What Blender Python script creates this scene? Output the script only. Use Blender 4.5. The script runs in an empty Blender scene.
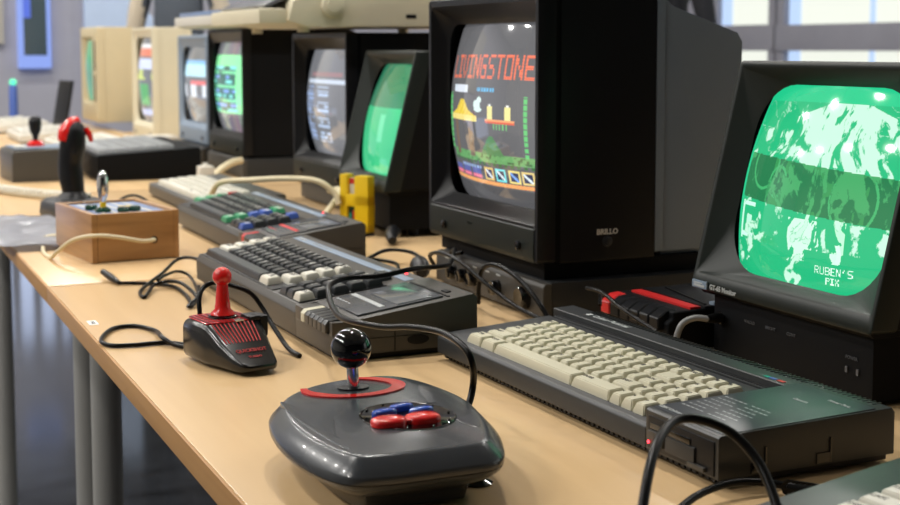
import bpy, bmesh, math, random
from mathutils import Vector, Matrix
random.seed(7)
SC = bpy.context.scene
COL = SC.collection
TZ = 0.74            # height of the table tops
PI = math.pi

# ------------------------------------------------------------------ materials
def nt(name):
    m = bpy.data.materials.new(name); m.use_nodes = True
    t = m.node_tree
    return m, t, t.nodes['Principled BSDF']

def plastic(name, col, rough=0.45, bump=0.15, bscale=900, metal=0.0, coat=0.0, vary=0.06, spec=0.5):
    m, t, b = nt(name)
    n = t.nodes.new('ShaderNodeTexNoise'); n.inputs['Scale'].default_value = 14; n.inputs['Detail'].default_value = 4
    tc = t.nodes.new('ShaderNodeTexCoord'); t.links.new(tc.outputs['Object'], n.inputs['Vector'])
    r = t.nodes.new('ShaderNodeMix'); r.data_type = 'RGBA'
    r.inputs['A'].default_value = tuple(c*(1-vary) for c in col) + (1,)
    r.inputs['B'].default_value = tuple(min(1, c*(1+vary)) for c in col) + (1,)
    t.links.new(n.outputs['Fac'], r.inputs['Factor']); t.links.new(r.outputs['Result'], b.inputs['Base Color'])
    b.inputs['Roughness'].default_value = rough; b.inputs['Metallic'].default_value = metal
    b.inputs['Coat Weight'].default_value = coat; b.inputs['Coat Roughness'].default_value = .05
    b.inputs['Specular IOR Level'].default_value = spec
    if bump:
        n2 = t.nodes.new('ShaderNodeTexNoise'); n2.inputs['Scale'].default_value = bscale
        t.links.new(tc.outputs['Object'], n2.inputs['Vector'])
        bp = t.nodes.new('ShaderNodeBump'); bp.inputs['Strength'].default_value = bump; bp.inputs['Distance'].default_value = .0004
        t.links.new(n2.outputs['Fac'], bp.inputs['Height']); t.links.new(bp.outputs['Normal'], b.inputs['Normal'])
    return m

def wood(name, a, c, rough, sx=2.0, sy=30.0, sz=30.0, coat=.15):
    m, t, b = nt(name)
    tc = t.nodes.new('ShaderNodeTexCoord'); mp = t.nodes.new('ShaderNodeMapping')
    mp.inputs['Scale'].default_value = (sx, sy, sz)
    t.links.new(tc.outputs['Object'], mp.inputs['Vector'])
    n = t.nodes.new('ShaderNodeTexNoise'); n.inputs['Scale'].default_value = 1.6; n.inputs['Detail'].default_value = 7; n.inputs['Distortion'].default_value = .6
    t.links.new(mp.outputs['Vector'], n.inputs['Vector'])
    cr = t.nodes.new('ShaderNodeValToRGB')
    cr.color_ramp.elements[0].position = .3; cr.color_ramp.elements[0].color = a + (1,)
    cr.color_ramp.elements[1].position = .72; cr.color_ramp.elements[1].color = c + (1,)
    t.links.new(n.outputs['Fac'], cr.inputs['Fac']); t.links.new(cr.outputs['Color'], b.inputs['Base Color'])
    b.inputs['Roughness'].default_value = rough; b.inputs['Coat Weight'].default_value = coat; b.inputs['Coat Roughness'].default_value = .18
    return m

def emit(name, col, strength):
    m, t, b = nt(name)
    b.inputs['Base Color'].default_value = tuple(c*.12 for c in col) + (1,); b.inputs['Emission Color'].default_value = col + (1,)
    b.inputs['Emission Strength'].default_value = strength; b.inputs['Roughness'].default_value = .4
    return m

def screen_mat(name, strength, base=(.02, .022, .025)):
    m, t, b = nt(name)
    at = t.nodes.new('ShaderNodeAttribute'); at.attribute_name = 'picture'
    t.links.new(at.outputs['Color'], b.inputs['Emission Color'])
    b.inputs['Emission Strength'].default_value = strength
    b.inputs['Base Color'].default_value = base + (1,); b.inputs['Roughness'].default_value = .06
    b.inputs['Coat Weight'].default_value = .4; b.inputs['Coat Roughness'].default_value = .02
    return m

M = {}
M['char'] = plastic('charcoal_plastic', (.026, .028, .030), .42, spec=.4)
M['char2'] = plastic('warm_charcoal_plastic', (.058, .054, .048), .42, spec=.4)
M['black'] = plastic('black_plastic', (.004, .0045, .006), .40, spec=.3)
M['blackm'] = plastic('matt_black_plastic', (.0025, .003, .004), .6, spec=.14)
M['gloss'] = plastic('glossy_black', (.003, .003, .0035), .08, bump=0, coat=.3)
M['joy'] = plastic('slate_joystick_plastic', (.036, .041, .048), .27, bump=.05, coat=.15)
M['greyb'] = plastic('slate_grey_plastic', (.20, .255, .33), .5, spec=.35)
M['bezel'] = plastic('bezel_green_tinted', (.009, .013, .011), .45, spec=.35)  # dark grey with the screen's green glow mixed into the colour
M['recess'] = plastic('recess_grey', (.045, .048, .047), .5)
M['cream'] = plastic('cream_key', (.56, .53, .40), .45, bump=.08)
M['creamcase'] = plastic('cream_case', (.62, .57, .42), .5)
M['beige'] = plastic('beige_case', (.55, .47, .30), .55)
M['pale'] = plastic('pale_grey_case', (.60, .58, .52), .5)
M['kdark'] = plastic('dark_key', (.030, .033, .035), .33, bump=.05)
M['kgreen'] = plastic('green_key', (.05, .30, .14), .4)
M['kblue'] = plastic('blue_key', (.06, .12, .42), .4)
M['kred'] = plastic('red_key', (.55, .03, .03), .4)
M['kwhite'] = plastic('white_key', (.62, .60, .52), .45)
M['legend'] = plastic('pale_legend_ink', (.7, .7, .66), .6, bump=0)
M['ink'] = plastic('dark_legend_ink', (.03, .03, .03), .6, bump=0)
M['print'] = plastic('grey_print', (.42, .44, .44), .5, bump=0)
M['red'] = plastic('red_gloss_plastic', (.62, .012, .010), .18, bump=0, coat=.4)
M['gblack'] = plastic('shiny_black_plastic', (.004, .004, .0045), .22, bump=0)
M['redm'] = plastic('red_plastic', (.55, .02, .02), .35, bump=0)
M['darkred'] = plastic('dark_red_plastic', (.55, .012, .016), .16, bump=0, coat=.5)
M['blue'] = plastic('blue_gloss_plastic', (.012, .06, .36), .2, bump=0, coat=.3)
M['yellow'] = plastic('yellow_plastic', (.78, .52, .01), .35, bump=0)
M['chrome'] = plastic('chrome', (.75, .75, .76), .12, bump=0, metal=1)
M['steel'] = plastic('grey_painted_steel', (.30, .295, .28), .4, bump=0)
M['cable'] = plastic('black_rubber', (.003, .003, .003), .30, bump=0, spec=.14)
M['cablegrey'] = plastic('grey_rubber', (.22, .22, .22), .4, bump=0)
M['cablecream'] = plastic('cream_rubber', (.60, .52, .34), .5, bump=0)
M['panel'] = plastic('smoked_panel', (.09, .095, .105), .22, bump=0)
M['window'] = plastic('smoked_window', (.16, .17, .18), .12, bump=0, coat=.3)
M['led'] = emit('red_led', (1, .03, .05), 5)
M['table'] = wood('maple_laminate', (.62, .425, .225), (.67, .465, .25), .24, 1.2, 16, 16, .0)
M['table'].node_tree.nodes['Principled BSDF'].inputs['Specular IOR Level'].default_value = .22
M['edge'] = wood('beech_edging', (.37, .185, .055), (.46, .245, .08), .55, 1.5, 20, 40, 0)
M['boxwood'] = wood('varnished_pine', (.27, .13, .04), (.47, .25, .09), .38, 3, 3, 26, .3)
M['paper'] = plastic('crumpled_plastic_sheet', (.48, .49, .54), .35, vary=.3)
M['label'] = plastic('white_sticker', (.75, .75, .72), .6, bump=0)
M['bluepanel'] = plastic('blue_faceplate', (.16, .24, .42), .3, bump=0, vary=.25)
M['pcb'] = plastic('dark_green_lacquer', (.008, .05, .03), .15, bump=0, coat=.3)
M['teal'] = plastic('teal_plastic', (.02, .30, .22), .25, bump=0)

# ------------------------------------------------------------------ mesh kit
class MB:
    def __init__(s):
        s.bm = bmesh.new(); s.mi = 0; s.X = Matrix.Identity(4)
    def _add(s, tmp):
        for f in tmp.faces: f.material_index = s.mi
        me = bpy.data.meshes.new('t'); tmp.to_mesh(me); tmp.free()
        me.transform(s.X); s.bm.from_mesh(me); bpy.data.meshes.remove(me)
        return s
    def box(s, x0, x1, y0, y1, z0, z1, bev=0.0, seg=2):
        t = bmesh.new(); bmesh.ops.create_cube(t, size=1)
        for v in t.verts:
            v.co = Vector((x0+(v.co.x+.5)*(x1-x0), y0+(v.co.y+.5)*(y1-y0), z0+(v.co.z+.5)*(z1-z0)))
        if bev > 0: bmesh.ops.bevel(t, geom=t.edges[:], offset=bev, segments=seg, affect='EDGES', profile=.7)
        return s._add(t)
    def prism(s, pts, a0, a1, axis='x', bev=0.0, seg=2):
        """pts: 2-D outline in the plane across the axis"""
        t = bmesh.new()
        def P(p, a):
            return {'x': (a, p[0], p[1]), 'y': (p[0], a, p[1]), 'z': (p[0], p[1], a)}[axis]
        A = [t.verts.new(P(p, a0)) for p in pts]; B = [t.verts.new(P(p, a1)) for p in pts]
        t.faces.new(A); t.faces.new(B); n = len(pts)
        for i in range(n): t.faces.new((A[i], A[(i+1) % n], B[(i+1) % n], B[i]))
        bmesh.ops.recalc_face_normals(t, faces=t.faces[:])
        if bev > 0: bmesh.ops.bevel(t, geom=t.edges[:], offset=bev, segments=seg, affect='EDGES', profile=.7)
        return s._add(t)
    def loft(s, rings, cap0=True, cap1=True, closed=True):
        t = bmesh.new(); V = [[t.verts.new(p) for p in r] for r in rings]; n = len(rings[0])
        for a, b in zip(V, V[1:]):
            for i in range(n if closed else n-1):
                j = (i+1) % n
                t.faces.new((a[i], a[j], b[j], b[i]))
        if cap0: t.faces.new(V[0])
        if cap1: t.faces.new(V[-1])
        bmesh.ops.recalc_face_normals(t, faces=t.faces[:])
        return s._add(t)
    def lathe(s, prof, cx=0, cy=0, seg=32):
        rings = [[(cx+r*math.cos(2*PI*k/seg), cy+r*math.sin(2*PI*k/seg), z) for k in range(seg)] for r, z in prof]
        return s.loft(rings)
    def ball(s, c, r, sx=1, sy=1, sz=1, seg=32):
        t = bmesh.new(); bmesh.ops.create_uvsphere(t, u_segments=seg, v_segments=seg//2, radius=r)
        for v in t.verts: v.co = Vector((c[0]+v.co.x*sx, c[1]+v.co.y*sy, c[2]+v.co.z*sz))
        return s._add(t)
    def tube(s, pts, r, seg=10, smooth=True, sub=6, flat=1.0):
        P = [Vector(p) for p in pts]
        R = r if isinstance(r, (list, tuple)) else None
        if smooth and len(P) > 2:
            Q, RR = [], []
            for i in range(len(P)-1):
                p0 = P[i-1] if i else P[0]*2-P[1]; p1, p2 = P[i], P[i+1]
                p3 = P[i+2] if i+2 < len(P) else P[-1]*2-P[-2]
                for k in range(sub):
                    u = k/sub
                    Q.append(.5*((2*p1)+(-p0+p2)*u+(2*p0-5*p1+4*p2-p3)*u*u+(-p0+3*p1-3*p2+p3)*u**3))
                    if R: RR.append(R[i]*(1-u)+R[i+1]*u)
            Q.append(P[-1]); 
            if R: RR.append(R[-1])
            P = Q; R = RR if R else None
        up = Vector((0, 0, 1)); rings = []
        d = (P[1]-P[0]).normalized()
        u = d.cross(up); u = u.normalized() if u.length > .01 else Vector((1, 0, 0))
        for i, p in enumerate(P):
            d = (P[min(i+1, len(P)-1)]-P[max(i-1, 0)])
            if d.length < 1e-9: d = Vector((1, 0, 0))
            d.normalize(); u = (u-d*u.dot(d)).normalized(); w = d.cross(u)
            rr = R[i] if R else r
            rings.append([tuple(p+u*rr*math.cos(2*PI*k/seg)+w*rr*flat*math.sin(2*PI*k/seg)) for k in range(seg)])
        return s.loft(rings)
    def build(s, name, mats, parent=None, ang=28, loc=None, rotz=0):
        me = bpy.data.meshes.new(name); s.bm.to_mesh(me); s.bm.free()
        for m in (mats if isinstance(mats, (list, tuple)) else [mats]): me.materials.append(M[m] if isinstance(m, str) else m)
        me.polygons.foreach_set('use_smooth', [True]*len(me.polygons))
        me.set_sharp_from_angle(angle=math.radians(ang))
        o = bpy.data.objects.new(name, me); COL.objects.link(o)
        if parent: o.parent = parent
        if loc: o.location = loc
        if rotz: o.rotation_euler.z = rotz
        return o

def tag(o, label, cat=None, group=None, kind=None):
    o['label'] = label
    if cat: o['category'] = cat
    if group: o['group'] = group
    if kind: o['kind'] = kind
    return o
def thing(name, label, cat, loc=(0, 0, 0), rotz=0, group=None):
    o = bpy.data.objects.new(name, None); COL.objects.link(o)
    o.empty_display_size = .05
    o.location = loc; o.rotation_euler = (0, 0, rotz)
    return tag(o, label, cat, group)
def struct(o): o['kind'] = 'structure'; return o
def part(o, lab): o['label'] = lab; return o

def copy_tree(o, parent=None):
    c = o.copy(); COL.objects.link(c); c.parent = parent
    for ch in list(o.children): copy_tree(ch, c)
    return c

def rrect(w, h, r, n=8, cx=0, cz=0):
    """rounded rectangle, 4*(n+1) points"""
    out = []
    for qx, qz, a0 in ((1, 1, 0), (-1, 1, 90), (-1, -1, 180), (1, -1, 270)):
        for k in range(n+1):
            a = math.radians(a0+90*k/n)
            out.append((cx+qx*(w/2-r)+r*math.cos(a), cz+qz*(h/2-r)+r*math.sin(a)))
    return out

def text_mesh(s, size, align='LEFT', extrude=.0002, bold=0.0, shear=0):
    c = bpy.data.curves.new('txt', 'FONT'); c.body = s; c.size = size; c.align_x = align; c.align_y = 'CENTER'
    c.extrude = extrude; c.offset = bold; c.shear = shear; c.resolution_u = 2
    o = bpy.data.objects.new('txt', c); COL.objects.link(o)
    dg = bpy.context.evaluated_depsgraph_get()
    me = bpy.data.meshes.new_from_object(o.evaluated_get(dg)); me.materials.clear()
    bpy.data.objects.remove(o); bpy.data.curves.remove(c)
    return me
_tc = {}
def add_text(mb, s, size, mat4, **k):
    """text laid in its own XY plane, moved by mat4, added to a mesh builder"""
    key = (s, size, tuple(sorted(k.items())))
    if key not in _tc: _tc[key] = text_mesh(s, size, **k)
    me = _tc[key].copy(); me.transform(mat4)
    n0 = len(mb.bm.faces); mb.bm.from_mesh(me); mb.bm.faces.ensure_lookup_table()
    for f in mb.bm.faces[n0:]: f.material_index = mb.mi
    bpy.data.meshes.remove(me)
def T(x, y, z, rx=0, ry=0, rz=0):
    return Matrix.Translation((x, y, z)) @ Matrix.Rotation(rz, 4, 'Z') @ Matrix.Rotation(ry, 4, 'Y') @ Matrix.Rotation(rx, 4, 'X')

# ------------------------------------------------------------------ pixel fonts for what the screens show
F5 = {
'L': ["10000","10000","10000","10000","10000","10000","11111"], 'I': ["11111","00100","00100","00100","00100","00100","11111"],
'V': ["10001","10001","10001","10001","10001","01010","00100"], 'N': ["10001","11001","11001","10101","10011","10011","10001"],
'G': ["01111","10000","10000","10111","10001","10001","01111"], 'S': ["01111","10000","10000","01110","00001","00001","11110"],
'T': ["11111","00100","00100","00100","00100","00100","00100"], 'O': ["11111","10001","10001","10001","10001","10001","11111"],
'E': ["11111","10000","10000","11110","10000","10000","11111"], 'R': ["11110","10001","10001","11110","10100","10010","10001"],
'U': ["10001","10001","10001","10001","10001","10001","01110"], 'B': ["11110","10001","10001","11110","10001","10001","11110"],
"'": ["00100","00100","01000","00000","00000","00000","00000"], 'P': ["11110","10001","10001","11110","10000","10000","10000"],
'X': ["10001","10001","01010","00100","01010","10001","10001"]}
def in_text(s, u, v, u0, u1, v0, v1):
    if not (u0 <= u < u1 and v0 <= v < v1): return False
    cw = (u1-u0)/len(s); i = int((u-u0)/cw); fx = ((u-u0)/cw-i)*6; fy = (v-v0)/(v1-v0)*7
    if fx >= 5: return False
    g = F5.get(s[i]); 
    return bool(g) and g[int(fy)][int(fx)] == '1'
def hsh(i, j, k=0):
    n = (i*374761393+j*668265263+k*974634777) & 0xffffffff
    n = ((n ^ (n >> 13))*1274126177) & 0xffffffff
    return ((n ^ (n >> 16)) & 0xffff)/65535
def noise(x, y, k=0):
    i, j = math.floor(x), math.floor(y); fx, fy = x-i, y-j
    fx = fx*fx*(3-2*fx); fy = fy*fy*(3-2*fy)
    a = hsh(i, j, k)*(1-fx)+hsh(i+1, j, k)*fx; b = hsh(i, j+1, k)*(1-fx)+hsh(i+1, j+1, k)*fx
    return a*(1-fy)+b*fy
def fbm(x, y, k=0, o=3):
    return sum(noise(x*2**i, y*2**i, k+i)*.5**(i+1) for i in range(o))/(1-.5**o)

def make_tube(parent, w, h, bulge, nx, ny, pic, mat, corner=.12, name='screen', lean=0.0):
    """curved picture tube face looking towards -y of its parent; the picture is what the phosphor emits, plus any painted reflections"""
    bm = bmesh.new(); V = []
    for j in range(ny+1):
        v = j/ny*2-1; row = []
        for i in range(nx+1):
            u = i/nx*2-1
            # square -> rounded rectangle
            d = max(0, abs(v)-(1-corner)*1.0)/corner
            sx = 1-corner*(h/w)*(1-math.sqrt(max(0, 1-d*d)))*.9
            d2 = max(0, abs(u)-(1-corner*h/w))/(corner*h/w)
            sy = 1-corner*.25*(1-math.sqrt(max(0, 1-d2*d2)))
            bowx = 1-.018*v*v; bowz = 1-.022*u*u
            x = u*w/2*sx*bowx; z = -v*h/2*sy*bowz
            y = -bulge*(1-(u*u*.62+v*v*.62))
            row.append(bm.verts.new((x, y+lean*z, z)))
        V.append(row)
    lay = bm.loops.layers.float_color.new('picture')
    for j in range(ny):
        for i in range(nx):
            f = bm.faces.new((V[j][i], V[j+1][i], V[j+1][i+1], V[j][i+1]))
            c = pic((i+.5)/nx, (j+.5)/ny)
            for l in f.loops: l[lay] = (c[0], c[1], c[2], 1)
    me = bpy.data.meshes.new(name); bm.to_mesh(me); bm.free(); me.materials.append(mat)
    me.polygons.foreach_set('use_smooth', [True]*len(me.polygons))
    o = bpy.data.objects.new(name, me); COL.objects.link(o); o.parent = parent
    return o

# ------------------------------------------------------------------ camera
cam = bpy.data.cameras.new('camera'); co = bpy.data.objects.new('camera', cam); COL.objects.link(co)
fw = Vector((-0.91410634, 0.39490651, -0.09196985)); rt = Vector((0.39667996, 0.91795632, -0.00109534)); up = Vector((-0.08399175, 0.03748385, 0.99576119))
co.matrix_world = Matrix(((rt.x, up.x, -fw.x, 0), (rt.y, up.y, -fw.y, -.267), (rt.z, up.z, -fw.z, 1.0748), (0, 0, 0, 1)))
cam.sensor_width = 36; cam.lens = 1423.4/900*36; cam.shift_y = -(252.5-179.9)/900
cam.clip_start = .05; cam.clip_end = 60
cam.dof.use_dof = True; cam.dof.focus_distance = 1.32; cam.dof.aperture_fstop = 10.0
SC.camera = co
SC.view_settings.view_transform = 'Standard'; SC.view_settings.look = 'None'; SC.view_settings.gamma = 1
SC.view_settings.use_curve_mapping = False
SC.view_settings.exposure = 0.22
# ------------------------------------------------------------------ the room
XW, XE, YS, YN, ZC = -8.0, 2.6, -4.2, 4.5, 2.9
M['floor'] = plastic('polished_grey_floor', (.050, .056, .068), .13, bump=0, bscale=6, vary=.35)
M['wall'] = plastic('lilac_grey_wall', (.36, .36, .42), .8, bump=.05, bscale=60)
M['wallc'] = plastic('cream_wall', (.42, .40, .36), .8, bump=.05, bscale=60)
M['ceil'] = plastic('white_ceiling', (.72, .72, .70), .9, bump=0)
M['frame'] = plastic('window_frame_paint', (.30, .30, .345), .5, bump=0)
M['pane'] = emit('daylit_frosted_pane', (.80, .83, .74), .95)
M['paneblue'] = emit('daylit_blue_pane', (.50, .66, .95), .9)
m = MB(); m.box(XW-.2, XE+.2, YS-.2, YN+.2, -.1, 0); struct(m.build('floor', 'floor'))
m = MB(); m.box(XW-.2, XE+.2, YS-.2, YN+.2, ZC, ZC+.1); struct(m.build('ceiling', 'ceil'))
m = MB(); m.box(XE, XE+.15, YS-.2, YN+.2, 0, ZC); M['walle'] = plastic('low_bounce_dark_wall', (.022, .024, .027), .8, bump=.05, bscale=60); struct(m.build('wall_east', 'walle'))  # colour set near-black to cut light bouncing onto east-facing sides
m = MB(); m.box(XW-.2, XE+.2, YS-.2, YS, 0, ZC); struct(m.build('wall_south', 'wallc'))
# north wall: sill band below, lintel above, piers; windows between
m = MB()
m.box(XW-.2, XE+.2, YN, YN+.2, 0, .72); m.box(XW-.2, XE+.2, YN, YN+.2, 2.5, ZC)
m.box(XW-.2, -7.12, YN, YN+.2, .72, 2.5); m.box(1.2, XE+.2, YN, YN+.2, .72, 2.5)
struct(m.build('wall_north', 'wall'))
def window_unit(n, x0, x1, rails, z0=.72, z1=2.5):
    m = MB(); y0, y1 = YN-.02, YN+.06
    m.box(x0, x0+.06, y0, y1, z0, z1, .005); m.box(x1-.06, x1, y0, y1, z0, z1, .005)
    m.box(x0, x1, y0, y1, z0, z0+.08, .005); m.box(x0, x1, y0, y1, z1-.06, z1, .005)
    for a, b in rails: m.box(x0, x1, y0-.01, y1, a, b, .004)
    w = struct(m.build('window_%d' % n, 'frame'))
    p = MB(); p.box(x0+.05, x1-.05, YN+.03, YN+.04, z0+.05, z1-.04); p.build('pane', 'pane', w)
    b = MB(); b.box(x0+.05, x0+.15, YN+.018, YN+.03, z0+.05, z1-.04); b.build('blue_glazing_strip', 'paneblue', w)
    if x1-x0 > .7:
        b = MB(); b.box(x0+.72, x0+.75, YN+.018, YN+.03, z0+.05, z1-.04); b.build('blue_glazing_strip', 'paneblue', w)
window_unit(1, -7.12, -6.50, [(1.06, 1.205)])
x = -6.48
for n in range(2, 8):
    window_unit(n, x, x+1.22, [(1.06, 1.20)]); x += 1.24
# west wall with a low glazed strip at floor level on the aisle side
m = MB()
m.box(XW-.2, XW, YS-.2, -2.6, 0, ZC); m.box(XW-.2, XW, .90, YN+.2, 0, ZC); m.box(XW-.2, XW, -2.6, .90, .55, ZC)
m.box(XW-.2, XW, -2.6, .90, 0, .05)
struct(m.build('wall_west', 'wall'))
m = MB(); y = -2.6
while y < .88: m.box(XW-.03, XW+.004, y, y+.04, .05, .55, .003); y += .11
w = struct(m.build('window_8', 'frame'))
p = MB(); p.box(XW-.12, XW-.1, -2.6, .90, .05, .55); p.build('pane', emit('daylit_low_glazing', (.60, .70, .95), 1.5), w)
# cream upper wall panel and bright board on the west wall
m = MB(); m.box(XW+.003, XW+.03, -1.5, .58, 1.10, 2.4, .004); tag(m.build('notice_board', 'wallc'), 'cream board on the far wall at the left edge of the photo', 'board')
M['board'] = plastic('pale_blue_board', (.52, .64, .86), .5, bump=0)
m = MB(); m.prism([(1.0, .80), (1.37, .80), (1.375, 1.16), (1.375, 1.25), (1.27, 1.345), (1.20, 1.38), (1.20, 2.1), (1.0, 2.1)], XW+.003, XW+.05, 'x', .003)
tag(m.build('whiteboard', 'board'), 'pale blue white board hanging behind the far cream monitor', 'board')
# wall screen with a blue frame
t = thing('wall_display', 'dark wall display with a glowing blue frame at upper left', 'screen', (XW+.003, .735, .97))
m = MB(); m.box(0, .05, -.086, .086, 0, .75, .008); m.build('housing', emit('blue_backlight', (.30, .42, .95), .75), t)
m = MB(); m.box(.05, .056, -.058, .062, .07, .66, .002); m.build('screen', plastic('dark_display_glass', (.07, .10, .12), .2, bump=0), t)
m = MB(); m.box(.056, .058, -.058, -.02, .27, .66, .0); part(m.build('window_on_screen', emit('blue_display_picture', (.10, .17, .72), .8), t), 'bright blue patch in the upper corner of the display')

# ceiling lamps
M['lamp'] = emit('lamp_diffuser', (1, .96, .88), 6)
M['lampring'] = plastic('white_lamp_ring', (.7, .7, .7), .4, bump=0)
proto = None
for i, lx in enumerate((-6.8, -5.5, -4.2, -3.0, -1.8, -.8)):
    for j, ly in enumerate((-2.4, -1.0, .5, 2.6)):
        if i == 5 and j > 0: continue
        if proto is None:
            proto = thing('ceiling_lamp', 'round recessed ceiling lamp with a white ring', 'lamp', (lx, ly, ZC), 0, 'recessed lamps in the ceiling grid')
            m = MB(); m.lathe([(.10, 0), (.10, -.012), (.085, -.016), (.08, -.004), (.08, 0)]); m.build('ring', 'lampring', proto)
            m = MB(); m.lathe([(.079, -.002), (.079, -.006)]); m.build('diffuser', 'lamp', proto)
        else:
            c = copy_tree(proto); c.location = (lx, ly, ZC)
        L = bpy.data.lights.new('lamp_light', 'AREA'); L.shape = 'DISK'; L.size = .15; L.energy = 22 if ly < -2 else 14; L.color = (1, .97, .92)
        lo = bpy.data.objects.new('lamp_light', L); COL.objects.link(lo); lo.location = (lx, ly, ZC-.02)
w = bpy.data.worlds.new('world'); SC.world = w; w.use_nodes = True
w.node_tree.nodes['Background'].inputs['Color'].default_value = (.75, .85, 1, 1); w.node_tree.nodes['Background'].inputs['Strength'].default_value = .5

# ------------------------------------------------------------------ tables
def table(x0, x1, y0, y1, label, rotz=0, legs=True):
    w, d = x1-x0, y1-y0
    t = thing('table', label, 'table', (x0, y0, 0), rotz)
    m = MB(); m.box(.001, w-.001, .001, d-.001, TZ-.024, TZ, .0012); m.build('table_top', 'table', t)
    m = MB()
    m.box(-.0005, w+.0005, -.0015, .001, TZ-.0235, TZ-.001, .0003); m.box(-.0005, w+.0005, d-.001, d+.0015, TZ-.0235, TZ-.001, .0003)
    m.box(-.0015, .001, 0, d, TZ-.0235, TZ-.001, .0003); m.box(w-.001, w+.0015, 0, d, TZ-.0235, TZ-.001, .0003)
    m.build('edge_band', 'edge', t)
    m = MB(); m.box(.06, w-.06, .05, .08, TZ-.07, TZ-.026, .002); m.box(.06, w-.06, d-.08, d-.05, TZ-.07, TZ-.026, .002)
    m.build('apron_rail', 'steel', t)
    for lx in (.075, w-.075):
        for ly in (.065, d-.065):
            m = MB(); m.lathe([(.017, 0), (.021, .004), (.021, TZ-.026)], lx, ly, 24); m.build('leg', 'steel', t)
    return t
table(-2.052, -.42, 0, .80, 'pale wood table holding the ball-top joystick and three charcoal computers')
table(-3.40, -2.056, .0, .80, 'pale wood table under the small wooden box', rotz=0)
table(-5.0, -3.404, .0, .80, 'pale wood table under the brown joystick box')
table(-6.6, -5.004, .0, .80, 'farthest pale wood table of the row', 0)
table(-2.2, -.42, .81, 1.61, 'pale wood table behind the grey-backed colour monitor')
table(-4.0, -2.21, .81, 1.61, 'pale wood table behind the dark monitors')
table(-5.8, -4.01, .81, 1.61, 'pale wood table under the cream monitors')
m = MB(); m.X = T(-1.755, .0135, TZ); m.box(-.014, .014, -.0055, .0055, 0, .0004); st = m.build('sticker', 'label')
tag(st, 'tiny white inventory sticker on the table edge', 'sticker')
m = MB(); add_text(m, '19-12', .007, T(-1.755, .0135, TZ+.0005, rz=.0), align='CENTER'); m.build('number_print', 'ink', st)

# ------------------------------------------------------------------ computers
def deck_z(y, D, zf, zb): return zf+(zb-zf)*y/D
_key = {}
def key_mesh(w, d, hgt, mats, legend=None, lsize=.006):
    k = (round(w, 4), round(d, 4), hgt, tuple(mats), legend)
    if k in _key: return _key[k]
    m = MB(); b = .0008
    ins = .0028
    t = bmesh.new()
    x, y = w/2-b, d/2-b
    lo = [t.verts.new(p) for p in ((-x, -y, 0), (x, -y, 0), (x, y, 0), (-x, y, 0))]
    mi = [t.verts.new(p) for p in ((-x, -y, hgt*.25), (x, -y, hgt*.25), (x, y, hgt*.25), (-x, y, hgt*.25))]
    hi = [t.verts.new(p) for p in ((-x+ins, -y+ins*1.1, hgt), (x-ins, -y+ins*1.1, hgt), (x-ins, y-ins*.5, hgt), (-x+ins, y-ins*.5, hgt))]
    for A, B in ((lo, mi), (mi, hi)):
        for i in range(4): t.faces.new((A[i], A[(i+1) % 4], B[(i+1) % 4], B[i]))
    t.faces.new(hi); t.faces.new(lo)
    bmesh.ops.recalc_face_normals(t, faces=t.faces[:])
    bmesh.ops.bevel(t, geom=[e for e in t.edges if e.verts[0].co.z > .0005 or e.verts[1].co.z > .0005], offset=.0009, segments=2, affect='EDGES')
    m._add(t)
    if legend:
        m.mi = 1; add_text(m, legend, lsize, T(-w/2+.0045, d*.12, hgt+.0001), align='LEFT', extrude=.00012)
    o = m.build('key', mats); me = o.data; bpy.data.objects.remove(o)
    _key[k] = me; return me
def key_rows(root, rows, x0, y_top, pitch_x, pitch_y, D, zf, zb, mats, hgt=.0105, special={}, zoff=0.0, lsize=.006):
    """rows back to front: lists of (units, legend)"""
    tilt = math.atan2(zb-zf, D)
    for r, row in enumerate(rows):
        x = x0; y = y_top-(r+.5)*pitch_y
        for kk in row:
            u, lg = kk[0], kk[1]
            if lg is not None:
                mt = special.get(kk[2], mats) if len(kk) > 2 else mats
                me = key_mesh(u*pitch_x, pitch_y, hgt, mt, lg or None, lsize)
                o = bpy.data.objects.new('key', me); COL.objects.link(o); o.parent = root
                o.location = (x+u*pitch_x/2, y, deck_z(y, D, zf, zb)+zoff); o.rotation_euler = (tilt, 0, 0)
                if len(kk) > 3: o['label'] = kk[3]
            x += u*pitch_x
def keys(s, **k): return [(1, c)+tuple(k.get('e', ())) for c in s]

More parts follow.
